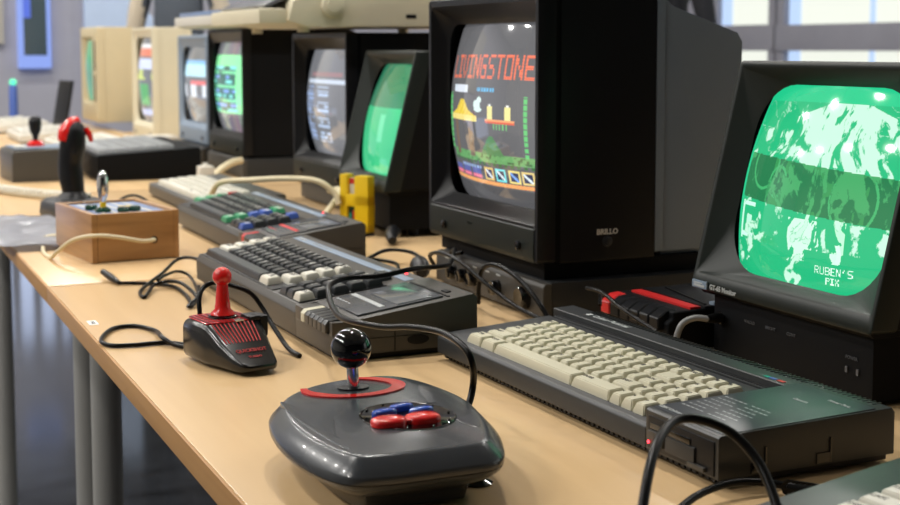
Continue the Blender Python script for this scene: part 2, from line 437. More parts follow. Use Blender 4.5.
MAIN = [
 [(1, 'ESC')]+keys('1234567890-')+[(1, '^'), (1, 'CLR'), (1, 'DEL')],
 [(1.4, 'TAB')]+keys('QWERTYUIOP@')+[(1, '['), (1.6, '')],
 [(1.7, 'CAPS')]+keys('ASDFGHJKL;:')+[(1, ']'), (1.3, 'RTN')],
 [(2.2, 'SHIFT')]+keys('ZXCVBNM,./')+[(1, '\\'), (1.8, 'SHIFT')],
]
M['overlay'] = plastic('smoked_overlay_film', (.030, .036, .044), .33, bump=0, coat=.0)
M['char3'] = plastic('smooth_charcoal_plastic', (.020, .022, .023), .37, bump=.05)
def disc_computer():
    W, D = .510, .172
    t = thing('disk_computer', 'charcoal computer with cream keys and a disc drive, in front of the large green screen', 'computer', (-.885, .336, TZ), .0304)
    # origin: front right corner
    zf, zb = .0275, .0375
    m = MB(); m.box(-W+.004, -.004, .006, D-.004, .003, .012, .002)
    for k in range(60): m.box(-W+.012+k*.0082, -W+.016+k*.0082, .0045, .0065, .004, .0085)
    m.build('base_tray', 'black', t)
    m = MB()
    m.prism([(0, .0085), (0, .025), (.003, .0285), (.138, .0375), (.1385, .034), (.1425, .034), (.143, .0455), (D-.003, .0465), (D, .043), (D, .0085)], -W, -.1003, 'x', .0008, 1)
    m.build('case', 'char', t)
    m = MB(); m.prism([(0, .0085), (0, .0408), (.002, .0428), (D-.003, .0468), (D, .043), (D, .0085)], -.1000, 0, 'x', .0012, 2)
    for k in range(75): m.box(-W+.05+k*.0060, -W+.0515+k*.0060, D-.010, D-.001, .0455, .0472)
    d = m.build('drive_housing', 'char3', t)
    m = MB(); m.box(-.095, -.0045, -.0012, .004, .0105, .0375, .001); dp = m.build('drive_face', 'black', t)
    m = MB(); m.box(-.0905, -.035, -.0022, .001, .0275, .0325, .0008); m.build('disc_slot', 'gloss', dp)
    m = MB(); m.box(-.092, -.070, -.0042, .001, .0155, .0265, .0012); m.build('eject_flap', 'char2', dp)
    m = MB(); m.box(-.068, -.028, -.0030, .001, .0140, .0270, .0010); m.build('front_plate', 'char', dp)
    m = MB(); m.box(-.036, -.014, -.0040, .001, .0115, .0150, .0010); m.build('eject_button', 'char2', dp)
    m = MB(); m.X = T(-.0885, -.0046, .0172, rx=PI/2); m.lathe([(.0014, 0), (.0014, .0006)], seg=12); part(m.build('indicator_light', 'led', dp), 'glowing red indicator light')
    # stripe groove cap on deck, colour flashes
    m = MB(); m.box(-.497, -.100, .1395, .1418, .0345, .0395, .0005); m.build('groove_trim', 'black', t)
    m = MB(); m.box(-.497, -.0995, .1355, .1388, .0372, .0392, .0006); m.build('ridge_trim', 'char', t)
    for a, b, mm in ((-.138, -.131, 'teal'), (-.130, -.121, 'kblue'), (-.119, -.110, 'kred')):
        m = MB(); m.box(a, b, .147, .1505, .0450, .0462); part(m.build('colour_flash', mm, t), {'teal': 'teal flash', 'kblue': 'blue flash', 'kred': 'red flash'}[mm])
    m = MB()
    m.X = T(-.452, .1555, .0464); m.lathe([(.0042, 0), (.0042, .0004)], seg=16); m.X = Matrix.Identity(4)
    add_text(m, 'Colour Personal', .0105, T(-.443, .1555, .0465), bold=.0002)
    m.build('badge', 'print', t)
    m = MB(); add_text(m, '128K Colour Personal Computer', .0058, T(-.096, .0105, .0441, rx=.022), bold=.0001); m.build('printed_heading', 'print', t)
    m = MB()
    for r in range(7):
        for c in range(2):
            x = -.093+c*.036
            n = 4 if (r+c) % 2 else 5
            for q in range(n):
                m.box(x+q*.0062, x+q*.0062+.0045, .030+r*.0072, .0312+r*.0072, .0438+.00019*r, .0441+.00019*r)
    m.build('printed_table', 'print', t)
    for word, wx, wy, wz in (('Cassette', -.060, .118, .0465), ('Printer Port', -.040, .138, .0470)):
        m = MB(); add_text(m, word, .0052, T(wx, wy, wz), bold=.0001); m.build('printed_word', 'print', t)
    m = MB(); m.X = T(-.050, .0775, .0450, rx=.0265); m.box(-.048, .048, -.072, .076, -.0006, .0003, .0001); m.build('overlay', M['overlay'], t)
    for px in (.030, .093):
        m = MB(); m.box(-.0006, .0012, px, px+.0136, .010, .0185, .0004); m.box(-.0002, .0014, px+.0130, px+.0145, .010, .030); m.build('side_socket', 'gloss', t)
    num = [[(1, 'f7'), (1, 'f8'), (1, 'f9')], [(1, 'f4'), (1, 'f5'), (1, 'f6')], [(1, 'f1'), (1, 'f2'), (1, 'f3')], [(1, 'f0'), (1, '^'), (1, '.')]]
    rows = [MAIN[i]+num[i] for i in range(4)]
    rows.append([(1.7, 'CTRL'), (1.6, 'COPY'), (8.2, ''), (3.5, 'ENTER'), (1, '<'), (1, 'v'), (1, '>')])
    key_rows(t, rows, -.4590, .1150, .0189, .0211, D, zf, zb, ['cream', 'ink'], .0092, zoff=.0004, lsize=.0055)
    m = MB(); m.box(-.4600, -.1195, .0090, .1160, deck_z(.006, D, zf, zb)-.004, deck_z(.006, D, zf, zb)+.0004); m.build('key_well', 'black', t)
    return t
disc_computer()

def tape_computer(name, label, loc, rotz, style):
    W, D = .575, .170; zf, zb = .042, .060
    t = thing(name, label, 'computer', loc, rotz)
    case = 'char2'
    m = MB(); m.box(-W+.006, -.006, .008, D-.006, 0, .012, .002); m.build('base_tray', 'black', t)
    m = MB(); m.prism([(0, .007), (-.001, .034), (.004, .0425), (D-.006, .0615), (D, .057), (D, .007)], -W, -.1262, 'x', .0012, 2)
    m.build('case', case, t)
    # cassette side: front wall lower behind the piano keys
    m = MB(); m.prism([(0, .007), (-.001, .030), (.0245, .0320), (.0245, .0448), (D-.005, .0640), (D, .060), (D, .007)], -.1258, 0, 'x', .0012, 2)
    m.box(-.1255, -.098, -.001, .026, .028, .0440, .0012); m.box(-.010, -.0005, -.001, .026, .028, .0440, .0012)
    dk = m.build('cassette_deck', case, t)
    tl = math.atan2(.0192, .1455)
    dz = lambda y: .0448+(y-.0245)*.0192/.1205*(.1205/.1405)
    slope = (.0640-.0448)/(D-.005-.0245)
    dz = lambda y: .0448+(y-.0245)*slope
    tl = math.atan(slope)
    m = MB(); m.X = T(-.063, .035, dz(.035), rx=tl); m.box(-.054, .050, -.002, .100, -.002, .0022, .0008); lid = m.build('cassette_lid', 'panel', dk)
    m = MB(); m.X = T(-.063, .035, dz(.035), rx=tl); m.box(-.034, .046, .046, .088, .0018, .0032, .0006); m.build('lid_window', 'window', lid)
    m = MB(); m.X = T(-.063, .035, dz(.035), rx=tl); m.box(-.050, .040, .028, .034, .0018, .0029, .0004)
    for q in range(5): m.box(-.050+q*.009, -.044+q*.009, .010, .012, .0018, .0026)
    m.build('lid_stripe', 'print' if style != 'green' else 'kred', lid)
    m = MB(); m.X = T(-.063, .035, dz(.035), rx=tl); m.box(-.056, .054, .104, .1065, -.001, .0012); m.box(.020, .034, .111, .117, -.001, .0013); m.build('deck_slot', 'black', dk)
    for q in range(6):
        m = MB(); x = -.0955+q*.0140
        m.prism([(-.0045, .0305), (-.0045, .0400), (-.001, .0440), (.0215, .0460), (.0215, .0325)], x, x+.0122, 'x', .0010, 2)
        o = m.build('tape_key', ('kred' if style == 'green' else 'cream') if q == 0 else 'kdark', dk)
        if q == 0: part(o, 'red record key' if style == 'green' else 'cream record key')
    # side seam, side socket, label stripe
    m = MB(); m.box(-.0004, .0006, .006, D-.006, .0235, .0243); m.box(-.0004, .0008, .070, .0712, .008, .030); m.build('side_seam', 'black', t)
    m = MB(); m.X = T(0, .098, .0185, ry=PI/2); m.loft([[(.0055*math.cos(a), .013*math.sin(a), h) for a in [2*PI*k/20 for k in range(20)]] for h in (-.001, .0009)]); m.build('headphone_slot', 'black', t)
    Dk = D
    zr = lambda y: .0425+(y-.004)*(.0190/(D-.010))
    tb = math.atan(.0190/(D-.010))
    m = MB(); m.X = T(-W/2, .146, zr(.146)+.0001, rx=tb); m.box(-.275, .150, -.006, .006, 0, .0006, .0002); m.build('brand_strip', 'greyb', t)
    m = MB(); add_text(m, 'AMSTRAD', .0075, T(-W+.020, .1465, zr(.1465)+.0009, rx=tb), bold=.0002)
    add_text(m, '64K Colour Personal Computer', .0060, T(-W+.085, .1465, zr(.1465)+.0009, rx=tb)); add_text(m, '464', .0065, T(-W+.370, .1465, zr(.1465)+.0009, rx=tb), bold=.0002)
    m.build('brand_print', 'print', t)
    m = MB(); m.X = T(-.176, .158, zr(.158), rx=tb); m.lathe([(.0018, 0), (.0018, .0008)], seg=12); part(m.build('indicator_light', 'led', t), 'glowing red indicator light')
    m = MB(); m.X = T(0, .008, zr(.008), rx=tb); m.box(-.566, -.232, -.003, .108, -.004, .0012); m.box(-.213, -.133, -.001, .108, -.004, .0012); m.build('key_well', 'black', t)
    # keys
    S = {}
    if style == 'green':
        dk2 = ['kdark', 'legend']; S = {'g': ['kgreen', 'legend'], 'b': ['kblue', 'legend'], 'r': ['kred', 'legend']}
        rows = [[(1, 'ESC', 'r', 'red escape key')]+keys('1234567890-')+[(1, '^'), (1, 'CLR', 'g', 'green clear key'), (1, 'DEL', 'g', 'green delete key')],
                [(1.4, 'TAB', 'g', 'green tab key')]+keys('QWERTYUIOP@')+[(1, '['), (1.6, 'ENTER', 'b', 'blue enter key')],
                [(1.7, 'CAPS', 'g', 'green caps key')]+keys('ASDFGHJKL;:')+[(1, ']'), (1.3, '', 'b', 'blue enter key')],
                [(2.2, 'SHIFT', 'g', 'green shift key')]+keys('ZXCVBNM,./')+[(1, '\\'), (1.8, 'SHIFT', 'g', 'green shift key')],
                [(2.7, None), (10.6, ''), (1.7, 'CTRL', 'g', 'green control key')]]
        num = [[(1, None), (1, '^', 'b', 'blue cursor key'), (1, None), (1, None)], [(1, '7'), (1, '8'), (1, '9')], [(1, '4'), (1, '5'), (1, '6')], [(1, '1'), (1, '2'), (1, '3')], [(1, '0'), (1, '.'), (1, 'ENT', 'b', 'blue number pad enter key')]]
    else:
        dk2 = ['kdark', 'legend']; S = {'w': ['kwhite', 'ink']}
        rows = [[(1, 'ESC', 'w', 'pale escape key')]+keys('1234567890-')+[(1, '^'), (1, 'CLR'), (1, 'DEL', 'w', 'pale delete key')],
                [(1.4, 'TAB', 'w', 'pale tab key')]+keys('QWERTYUIOP@')+[(1, '['), (1.6, 'RTN', 'w', 'pale return key')],
                [(1.7, 'CAPS', 'w', 'pale caps key')]+keys('ASDFGHJKL;:')+[(1, ']'), (1.3, '', 'w', 'pale return key')],
                [(2.2, 'SHIFT', 'w', 'pale shift key')]+keys('ZXCVBNM,./')+[(1, '\\'), (1.8, 'SHIFT', 'w', 'pale shift key')],
                [(.5, None), (11.8, ''), (1.7, 'CTRL', 'w', 'pale control key')]]
        num = [[(1, '<'), (1, 'CPY', 'w', 'pale copy key'), (1, '>')], [(1, '7'), (1, '8'), (1, '9')], [(1, '4'), (1, '5'), (1, '6')], [(1, '1'), (1, '2'), (1, '3')], [(1, '0'), (1, '.'), (1, 'ENT', 'w', 'pale number pad enter key')]]
    a = .004
    z0 = zr(0)
    key_rows(t, rows, -.5645, .113, .0218, .0212, 1.0, z0, z0+tb, dk2, .0095, S, lsize=.0095)
    key_rows(t, num, -.211, .113, .0252, .0212, 1.0, z0, z0+tb, dk2, .0095, S, lsize=.0095)
    if style != 'green':
        key_rows(t, [[(1, '^')]], -.186, .1345, .0252, .0190, 1.0, z0, z0+tb, dk2, .0095, S, lsize=.0095)
    return t
tape_computer('tape_computer', 'charcoal computer with dark and pale keys and tape deck, behind the red joystick', (-1.42, .211, TZ), .019, 'grey')
tape_computer('tape_computer', 'charcoal computer with green, blue and red keys, beside the wooden box', (-2.085, .320, TZ), .0, 'green')

M['midgrey'] = plastic('mid_grey_key', (.28, .29, .30), .45)
def plain_computer(name, label, loc, rotz, case, km, W=.51, D=.172, hz=0.0):
    t = thing(name, label, 'computer', loc, rotz)
    m = MB(); m.box(-W+.006, -.006, .006, D-.006, 0, .010, .001); m.build('base_tray', 'black', t)
    m = MB(); m.prism([(0, .006), (0, .026+hz), (.004, .030+hz), (D-.004, .045+hz), (D, .041+hz), (D, .006)], -W, 0, 'x', .0012, 2); m.build('case', case, t)
    rows = [MAIN[i]+[(1, 'f'), (1, 'f'), (1, 'f')] for i in range(4)]
    rows.append([(1.7, 'CTRL'), (1.6, 'COPY'), (8.2, ''), (3.5, 'ENTER'), (1, '<'), (1, 'v'), (1, '>')])
    key_rows(t, rows, -W+.050, .010+(D-.069)*1.0, (W-.095)/18, (D-.069)/5, D, .0295+hz, .045+hz, km, .0105, zoff=.0)
    return t
plain_computer('home_computer', 'charcoal computer with pale keys, half hidden behind the green-keyed one', (-2.735, .385, TZ), 0, 'char2', ['kwhite', 'ink'])
plain_computer('home_computer', 'slate computer with white keys, cropped at the lower right corner of the photo', (-.262, .335, TZ), .12, 'char3', ['kwhite', 'ink'])
plain_computer('home_computer', 'thick black computer with grey keys, behind the black and red flight stick', (-3.64, .335, TZ), -.02, 'blackm', ['midgrey', 'ink'], D=.265, hz=.036)
# ------------------------------------------------------------------ monitors
def ring3(w, h, r, y, cx=0, cz=0, n=8, lean=0.0, z0=0):
    return [(x, y+lean*(z-z0), z) for x, z in rrect(w, h, r, n, cx, cz)]

def pic_game(u, v):
    u = (u-.03)/.835; v = (v-.035)/.86
    if v < 0 or v > 1: return (.085, .085, .09)
    if u > 1.02: return (.10, .10, .105)
    g = (.10+.05*noise(u*5, v*2, 3),)*3
    # grey reflections on the glass, painted into the emitted picture
    c = [g[0], g[0], g[0]*1.05]
    if in_text('LIVINGSTONE', u, v, .02, 1.02, .185, .335):
        k = .7+.3*(int(v*150) % 3 != 0); return (1.0*k, .22*k, .12*k)
    if .06 < u < .32 and .375 < v < .425:
        if u < .12: return (.8, .9, 1) if ((u-.09)/.03)**2+((v-.40)/.03)**2 < 1 else tuple(c)
        return (.80, .86, .95)
    if .46 < u < .66 and .39 < v < .415 and int(u*90) % 3: return (.15, .55, .9)
    if (u < .02 or .935 < u < .965) and .43 < v < .80 and int(v*110) % 4: return (.15, .62, .2)
    if ((u-.46)/.045)**2+((v-.495)/.03)**2 < 1 or ((u-.49)/.03)**2+((v-.465)/.02)**2 < 1 or ((u-.475)/.05)**2+((v-.525)/.015)**2 < 1: return (.75, .95, .90)
    # yellow hut
    for top, bot, half in ((.465, .53, .10), (.52, .565, .20)):
        if top < v < bot and abs(u-.235) < half*(v-top+.02)/(bot-top+.02):
            return (.95, .72, .08) if (int(u*80)+int(v*100)) % 5 else (.75, .45, .05)
    if .565 < v < .60 and abs(u-.235) < .225: return (.98, .80, .25)
    # two figures on a platform
    for fx in (.62, .80):
        if .50 < v < .575 and abs(u-fx) < .028: return (.98, .86, .35)
        if .485 < v < .503 and abs(u-fx) < .014: return (.95, .95, .90)
    if .575 < v < .602 and .57 < u < .86: return (1, .42, .18) if v < .59 else (.8, .15, .08)
    if .602 < v < .64 and .66 < u < .79 and int(u*100) % 3 == 0: return (.2, .6, .2)
    # scenery
    if .60 < v < .82 and (abs(u-.12-.05*(v-.6)) < .03 or abs(u-.37) < .035): return (.20, .14, .10)
    if .68 < v < .80 and abs(u-.62) < .13*(v-.66)/.14: return (.09, .26, .10)
    if .79 < v < .845 and u > .03: return (.14, .40, .14) if noise(u*40, v*60, 2) > .25 else (.06, .16, .06)
    if .845 < v < .865 and int(u*34) % 2: return (.05, .16, .05)
    # status bar
    if .875 < v < .895 and .16 < u < .46 and int(u*70) % 3: return (.35, .5, .85)
    if .895 < v < .93 and u < .48 and (u*100) % 16 < 13: return (.12, .14, .40)
    if .93 < v < .957 and u < .48 and (u*100) % 16 < 13: return (.95, .25, .35) if .938 < v < .95 else (.7, .15, .25)
    for k, (x0, col) in enumerate(((.50, (.85, .6, .2)), (.63, (.2, .8, .85)), (.76, (.9, .75, .25)), (.88, (.85, .65, .25)))):
        if x0 < u < x0+.105 and .88 < v < .955:
            if u < x0+.015 or u > x0+.09 or v < .888 or v > .947: return col
            d = abs((u-x0)/.105-(v-.88)/.075)
            return ((.8, .9, .95) if k != 2 else (.2, .4, .9)) if d < .14 else (.03, .04, .10)
    if .962 < v < .985: return (.95, .22, .12) if (int(u*60)+int(v*120)) % 2 else (.9, .62, .18)
    return tuple(c)

def pic_green(u, v):
    # green phosphor with a slow bright and a dim band of the refresh rolling down it
    dim = .37 < v-.06*u < .60
    base = (.010, .46, .19) if not dim else (.010, .17, .060)
    br = (.56, .90, .70) if not dim else (.05, .36, .12)
    if v < .10 or u < .02: return (.016, .56, .25)
    if in_text("RUBEN'S", u, v, .62, .83, .865, .905): return (.75, 1, .85)
    if in_text("PIX", u, v, .685, .76, .918, .948): return (.75, 1, .85)
    # small seated figure over the words
    if .76 < v < .845 and abs(u-.75-.35*(v-.80)*(1 if v < .80 else -.3)) < .012: return (.65, 1, .8)
    if .80 < v < .85 and abs(u-.725) < .024 and fbm(u*30, v*30, 6) > .42: return (.6, .98, .76)
    if v > .80 and u > .55: return base
    w1 = fbm(u*4, v*4, 9)
    s = fbm(u*21+5*w1, v*15+4*w1, 1, 5); st = fbm((u-.6)*44*(1.25-v)+5*w1, v*8, 5, 4)
    cen = math.exp(-((u-.60)/.34)**2)*(1 if v < .36 else max(0, 1-(v-.36)*1.6))
    mask = s*.62+st*.5+cen*.16-.03
    th = .655 if v < .40 else .70
    if v < .20 and abs(u-.62) > .38*(v-.06)/.14: th = 2
    if mask > th: return br
    if mask > th-.03 or (v < .36 and abs(s-.5) < .012): return tuple((a+b)/2 for a, b in zip(base, br))
    # lower central bright patch
    if .66 < v < .86 and abs(u-.53-.15*(v-.75)) < .10*(1-.9*abs(v-.76)) and st > .40: return (.62, .95, .75)
    if .64 < v < .80 and abs(u-.74) < .03 and st > .38: return (.50, .92, .64)
    if .62 < v < .82 and .030 < u < .048: return (.6, 1, .8)
    if (.625 < v < .645 or .785 < v < .81) and .03 < u < .15: return (.6, 1, .8)
    if v > .84: return base
    if .69 < v < .79 and .08 < u < .13 and s > .45: return (.5, .95, .7)
    # curved figure lines in the dim band
    if dim:
        for (a, b, c0) in ((.18, .42, .10), (.30, .50, .06), (.78, .55, .12)):
            if abs(math.hypot((u-a), (v-b)*.8)-c0) < .006: return (.05, .42, .14)
        if .55 < fbm(u*16, v*10, 11) and abs(u-.55) < .3: return (.03, .28, .08)
    return base

def pic_small_green(u, v):
    if v < .40: return (.03+.04*(abs(u-.3) < .06), .20+.05*u, .11)
    b = .50+.12*fbm(u*5, v*5, 4)
    return (.04, b, .24) if not (abs(u-.6) < .05 and .45 < v < .7) else (.15, .75, .42)

def pic_text(u, v):
    g = .15+.07*(1-v)+.08*noise(u*4, v*1.5, 8)
    if .30 < v < .34 and .1 < u < .95: return (.75, .85, 1)
    row = int((v-.36)/.034)
    if .36 < v < .86 and (v-.36) % .034 < .020:
        if .02 < u < .30 and hsh(row, int(u*22), 1) > .22: return (.45, .62, 1)
        if .38 < u < .62 and row % 4 != 3 and hsh(row, int(u*22), 2) > .2: return (.6, .75, 1)
    if .24 < v < .27 and .2 < u < .8: return (.42, .26, .28)
    return (g, g*1.04, g*1.14)

def pic_menu(u, v):
    if .17 < v < .78:
        if .08 < u < .78 and .29 < v < .76:
            row = int((v-.29)/.05); k = hsh(row, int(u*14), 5)
            if (v-.29) % .05 < .032 and k > .35: return ((.25, .9, .85), (.2, .75, .4), (.25, .45, .95))[row % 3]
            return (.02, .14, .10)
        return (.30, 1.0, .42)
    return (.12+.12*hsh(int(u*14), 3), .15+.1*hsh(int(u*14), 4), .20)

def pic_blue(u, v):
    if .20 < v < .40: return (.55, .88, 1) if v > .24 else (.25, .55, .9)
    if .44 < v < .50 and u > .5: return (.85, .2, .2)
    if .50 < v < .66 and int(u*6) % 2: return (.8, .85, .9)
    g = .12+.12*noise(u*5, v*4, 2); return (g, g*1.02, g*1.05)
def pic_cartoon(u, v):
    g = .16
    if .08 < v < .22 and .3 < u < .9: return (.75, .2, .12) if v > .12 else (.8, .8, .82)
    if .26 < v < .38: return (.65, .72, .95) if u > .3 else (.1, .15, .5)
    if .38 < v < .50 and noise(u*6, v*10, 4) > .4: return (.6, .7, .15)
    if .55 < v < .80 and abs(u-.6) < .2: return (.08, .4, .12)
    if .84 < v < .92: return (.6, .65, .9)
    return (g, g*1.05, g*1.15)
def pic_tealbars(u, v):
    return (.06, .30+.2*noise(1, v*7, 3), .20) if u > .3 else (.05, .12, .10)

M['scr_game'] = screen_mat('game_picture_tube', .95, (.035, .036, .04))
M['scr_green'] = screen_mat('green_phosphor_tube', 1.0, (.02, .05, .03))
M['scr_dim'] = screen_mat('small_picture_tube', .85, (.05, .052, .055))
M['scr_hot'] = screen_mat('bright_picture_tube', 1.1)

def box_monitor(name, label, loc, rotz, W, H, pic, mat, res=(110, 90), case='black', body='black', rear='greyb', text=False, tubew=.88, dframe=.160, rearlen=.135, inner='blackm', group=None, plinth=0, rec=1.0):
    """deep-framed colour monitor; origin on the table below the middle of its front"""
    t = thing(name, label, 'monitor', loc, rotz, group)
    pz = .050                                   # height of the lower control panel
    m = MB()
    cz = (pz+H-.010)/2; ih = H-.010-pz; cx = 0
    m.loft([ring3(W, H-.004, .006, .024, 0, H/2+.002), ring3(W, H-.004, .006, .003, 0, H/2+.002), ring3(W-.004, H-.008, .005, 0, 0, H/2+.002),
            ring3(W-.018, ih, .006, 0, 0, cz), ring3(W-.022, ih-.004, .006, .003, 0, cz), ring3(W*tubew+.012, ih-.026, .03, .020*rec, 0, cz-.002), ring3(W*tubew+.002, ih-.040, .032, .020*rec+.005, 0, cz-.005)], cap0=False, cap1=False)
    fr = m.build('front_frame', case, t, 50)
    m = MB()
    m.prism([(.0005, .004), (-.0015, .010), (-.0015, pz-.004), (.030, pz+.012), (.030, .004)], -W/2+.010, W/2-.010, 'x', .0008, 1)
    m.build('control_panel', 'bezel' if case == 'black' else case, t)
    for kx in (-.32, .36):
        m = MB(); m.X = T(W*kx, -.0016, pz*.45, rx=PI/2); m.lathe([(.006, 0), (.0055, .004), (.003, .0045)], seg=16); m.build('front_knob', 'gloss', t)
    th = H*.75; make_tube(t, W*tubew+.012, th, .034, res[0], res[1], pic, mat).location = (0, .024+.018*rec, cz-.005)
    m = MB(); m.loft([ring3(W-.004, H-.006, .004, .024, 0, H/2+.001), ring3(W-.004, H-.006, .004, .032, 0, H/2+.001)], False, False); m.build('seam', 'blackm' if case != 'creamcase' else case, t)
    m = MB(); m.loft([ring3(W-.001, H-.003, .004, .031, 0, H/2+.001), ring3(W-.001, H-.003, .004, .029+dframe, 0, H/2+.001)], cap0=False); m.build('cabinet', body, t)
    m = MB(); y0 = .0295+dframe; y1 = y0+rearlen
    m.prism([(y0, .010), (y0, H-.002), (y0+.014, H-.004), (y0+.022, H-.014), (y0+rearlen*.94, H-.048), (y1, H-.060), (y1-.006, .030), (y1-.03, .012)], -W/2+.002, W/2-.002, 'x', .003, 2)
    if rear == 'greyb':
        m.box(-W/2+.0005, W/2-.0005, y0+.0005, y0+.012, .012, H-.004, .001)
    m.box(-W/2+.02, W/2-.02, y0+.02, y1-.03, .002, .02, .002)
    m.build('rear_housing', rear, t)
    if plinth:
        m = MB(); m.box(-W/2+.012, W/2-.012, .015, .029+dframe+.08, -plinth, .004, .002); m.build('plinth', 'blackm', t)
    for fx in (-W/2+.03, W/2-.03) if not plinth else ():
        for fy in (.03, .029+dframe-.02):
            m = MB(); m.lathe([(.010, -.0), (.012, .009)], fx, fy, 16); m.build('foot', 'blackm', t)
    if text:
        m = MB(); add_text(m, 'BRILLO', .0095, T(W/2-.0002, .029+dframe*.50, .040, rx=PI/2, rz=PI/2), bold=.0003, align='CENTER'); part(m.build('side_lettering', 'legend', t), 'white lettering reading BRILLO')
        m = MB(); m.X = T(W/2-.0004, .029+dframe*.50, .028, ry=PI/2); m.lathe([(.0072, 0), (.0068, .001), (.0055, .0014), (.005, .004), (.002, .0045)], seg=20); m.build('brightness_knob', 'char', t)
        m = MB(); m.X = T(-W*.1, -.0018, .034); add_text(m, 'Stereo', .006, m.X @ T(0, 0, 0, rx=PI/2)); m.X = Matrix.Identity(4); m.build('panel_print', 'bezel', t)
    return t

box_monitor('colour_monitor', 'large black colour monitor showing an adventure game, grey rear housing', (-1.720, .518, TZ+.066), 0.0, .349, .337, pic_game, M['scr_game'], (240, 190), text=True, dframe=.137, rearlen=.130, plinth=.0175)
# the wide flat box it stands on
def base_unit(name, label, x0, x1, y0, y1, h, knobs=True):
    t = thing(name, label, 'base unit', (x0, y0, TZ), 0); w = x1-x0; d = y1-y0
    m = MB(); m.box(.001, w-.001, .012, d, .004, h, .0015); m.build('case', 'char', t)
    m = MB(); m.prism([(0, .004), (0, h-.006), (.003, h-.001), (.0125, h-.001), (.0125, .004)], 0, w, 'x', .001, 1); fp = m.build('front_panel', 'char2', t)
    if knobs:
        for kx in (.20, .30, .40, .62, .86):
            m = MB(); m.X = T(w*kx, 0, h*.5, rx=PI/2); r = .010 if kx < .8 else .015
            m.lathe([(r, 0), (r*.96, .010), (r*.8, .012), (r*.3, .0115)], seg=24); m.build('knob', 'gloss', fp)
        m = MB(); 
        for kx in (.12, .20, .30, .40, .52, .62): m.box(w*kx-.006, w*kx+.006, -.0006, 0, h*.82, h*.86)
        m.build('marking', 'print', fp)
    for fx in (.03, w-.03):
        for fy in (.03, d-.03):
            m = MB(); m.lathe([(.009, 0), (.010, .0045)], fx, fy, 12); m.build('foot', 'blackm', t)
    return t
base_unit('sound_base', 'flat charcoal box with round knobs under the large adventure game monitor', -1.872, -1.535, .520, .800, .048)

def lean_monitor(name, label, loc, rotz, pic, mat, res, detail=True, W=.300, lift=0.0):
    """small green-screen monitor with a face that leans back over a recessed foot; origin under the middle of the lower bezel edge"""
    t = thing(name, label, 'monitor', loc, rotz)
    z0, z1 = .072, .321; H = z1-z0; ln = .245; cz = (z0+z1)/2; Wo = W
    def R(w, h, r, y, dz=0): return [(x, y+ln*(z-z0), z) for x, z in rrect(w, h, r, 8, 0, cz+dz)]
    m = MB()
    m.loft([R(Wo, H, .004, .030), R(Wo, H, .005, .0015), R(Wo-.003, H-.003, .004, 0), R(Wo-.010, H-.020, .004, 0, .005), R(Wo-.013, H-.026, .004, .002, .005),
            R(Wo-.044, H-.042, .055, .020, -.001), R(Wo-.050, H-.048, .056, .023, -.001)], cap0=False, cap1=False)
    m.build('bezel', 'bezel', t, 50)
    tb = make_tube(t, Wo-.050, H-.040, .026, res[0], res[1], pic, mat, corner=.12, lean=ln); tb.location = (0, .034+ln*(cz-.001-z0), cz-.001)
    m = MB()
    m.loft([R(Wo-.002, H-.002, .004, .029), R(Wo-.002, H-.002, .006, .095), [(x, y+.0, z) for x, y, z in R(Wo-.07, H-.07, .02, .235, -.005)]], cap0=False)
    m.build('rear_housing', 'blackm', t)
    m = MB(); m.box(-W/2+.026, W/2-.012, .014, .235, .004, z0+.010, .004); foot = m.build('recessed_foot', 'blackm', t)
    m = MB(); m.prism([(.006, z0+.001), (.012, z0-.006), (.060, z0-.006), (.060, z0+.006)], -W/2+.008, W/2-.008, 'x', .001, 1); m.build('control_shelf', 'blackm', t)
    for fx in (-W/2+.06, W/2-.05):
        for fy in (.07, .20):
            m = MB(); m.lathe([(.010, -lift), (.010, .006)], fx, fy, 12); m.build('rubber_foot', 'black', t)
    if detail:
        m = MB(); m.box(-W/2+.006, -W/2+.034, -.0012, .001, z0+.0012, z0+.0095, .0004); m.build('badge', 'greyb', t)
        m = MB(); m.box(-W/2+.010, -W/2+.030, -.0018, -.001, z0+.003, z0+.0052); m.box(-W/2+.010, -W/2+.026, -.0018, -.001, z0+.0062, z0+.0076)
        add_text(m, 'GT-65 Monitor', .0078, T(-W/2+.039, -.0006, z0+.0052, rx=PI/2), bold=.0002); m.build('bezel_print', 'print', t)
        for word, wx, wz in (('V-HOLD', -W/2+.085, .025), ('BRIGHT', -W/2+.122, .025), ('CONT', -W/2+.158, .025), ('POWER', W/2-.050, .030)):
            m = MB(); add_text(m, word, .005, T(wx, .0130, z0-wz, rx=PI/2)); m.build('control_lettering', 'panel', t)
        for wx in (W/2-.050, W/2-.034):
            m = MB(); m.box(wx, wx+.003, .0125, .0145, z0-.045, z0-.039); m.build('control_mark', 'panel', t)
        m = MB(); m.X = T(-W/2+.042, .014, z0-.030, rx=PI/2); m.lathe([(.006, 0), (.006, .004), (.004, .006)], seg=16); m.build('power_socket', 'gloss', t)
    return t
g = lean_monitor('green_monitor', 'large green screen monitor with leaning bezel, nearest at the right', (-1.177, .596, TZ), 0, pic_green, M['scr_green'], (300, 240))
g2 = lean_monitor('green_monitor', 'smaller looking green screen monitor behind the yellow cassette rack', (-2.478, .620, TZ+.010), -.06, pic_small_green, M['scr_green'], (50, 50), detail=False, W=.308, lift=.010)

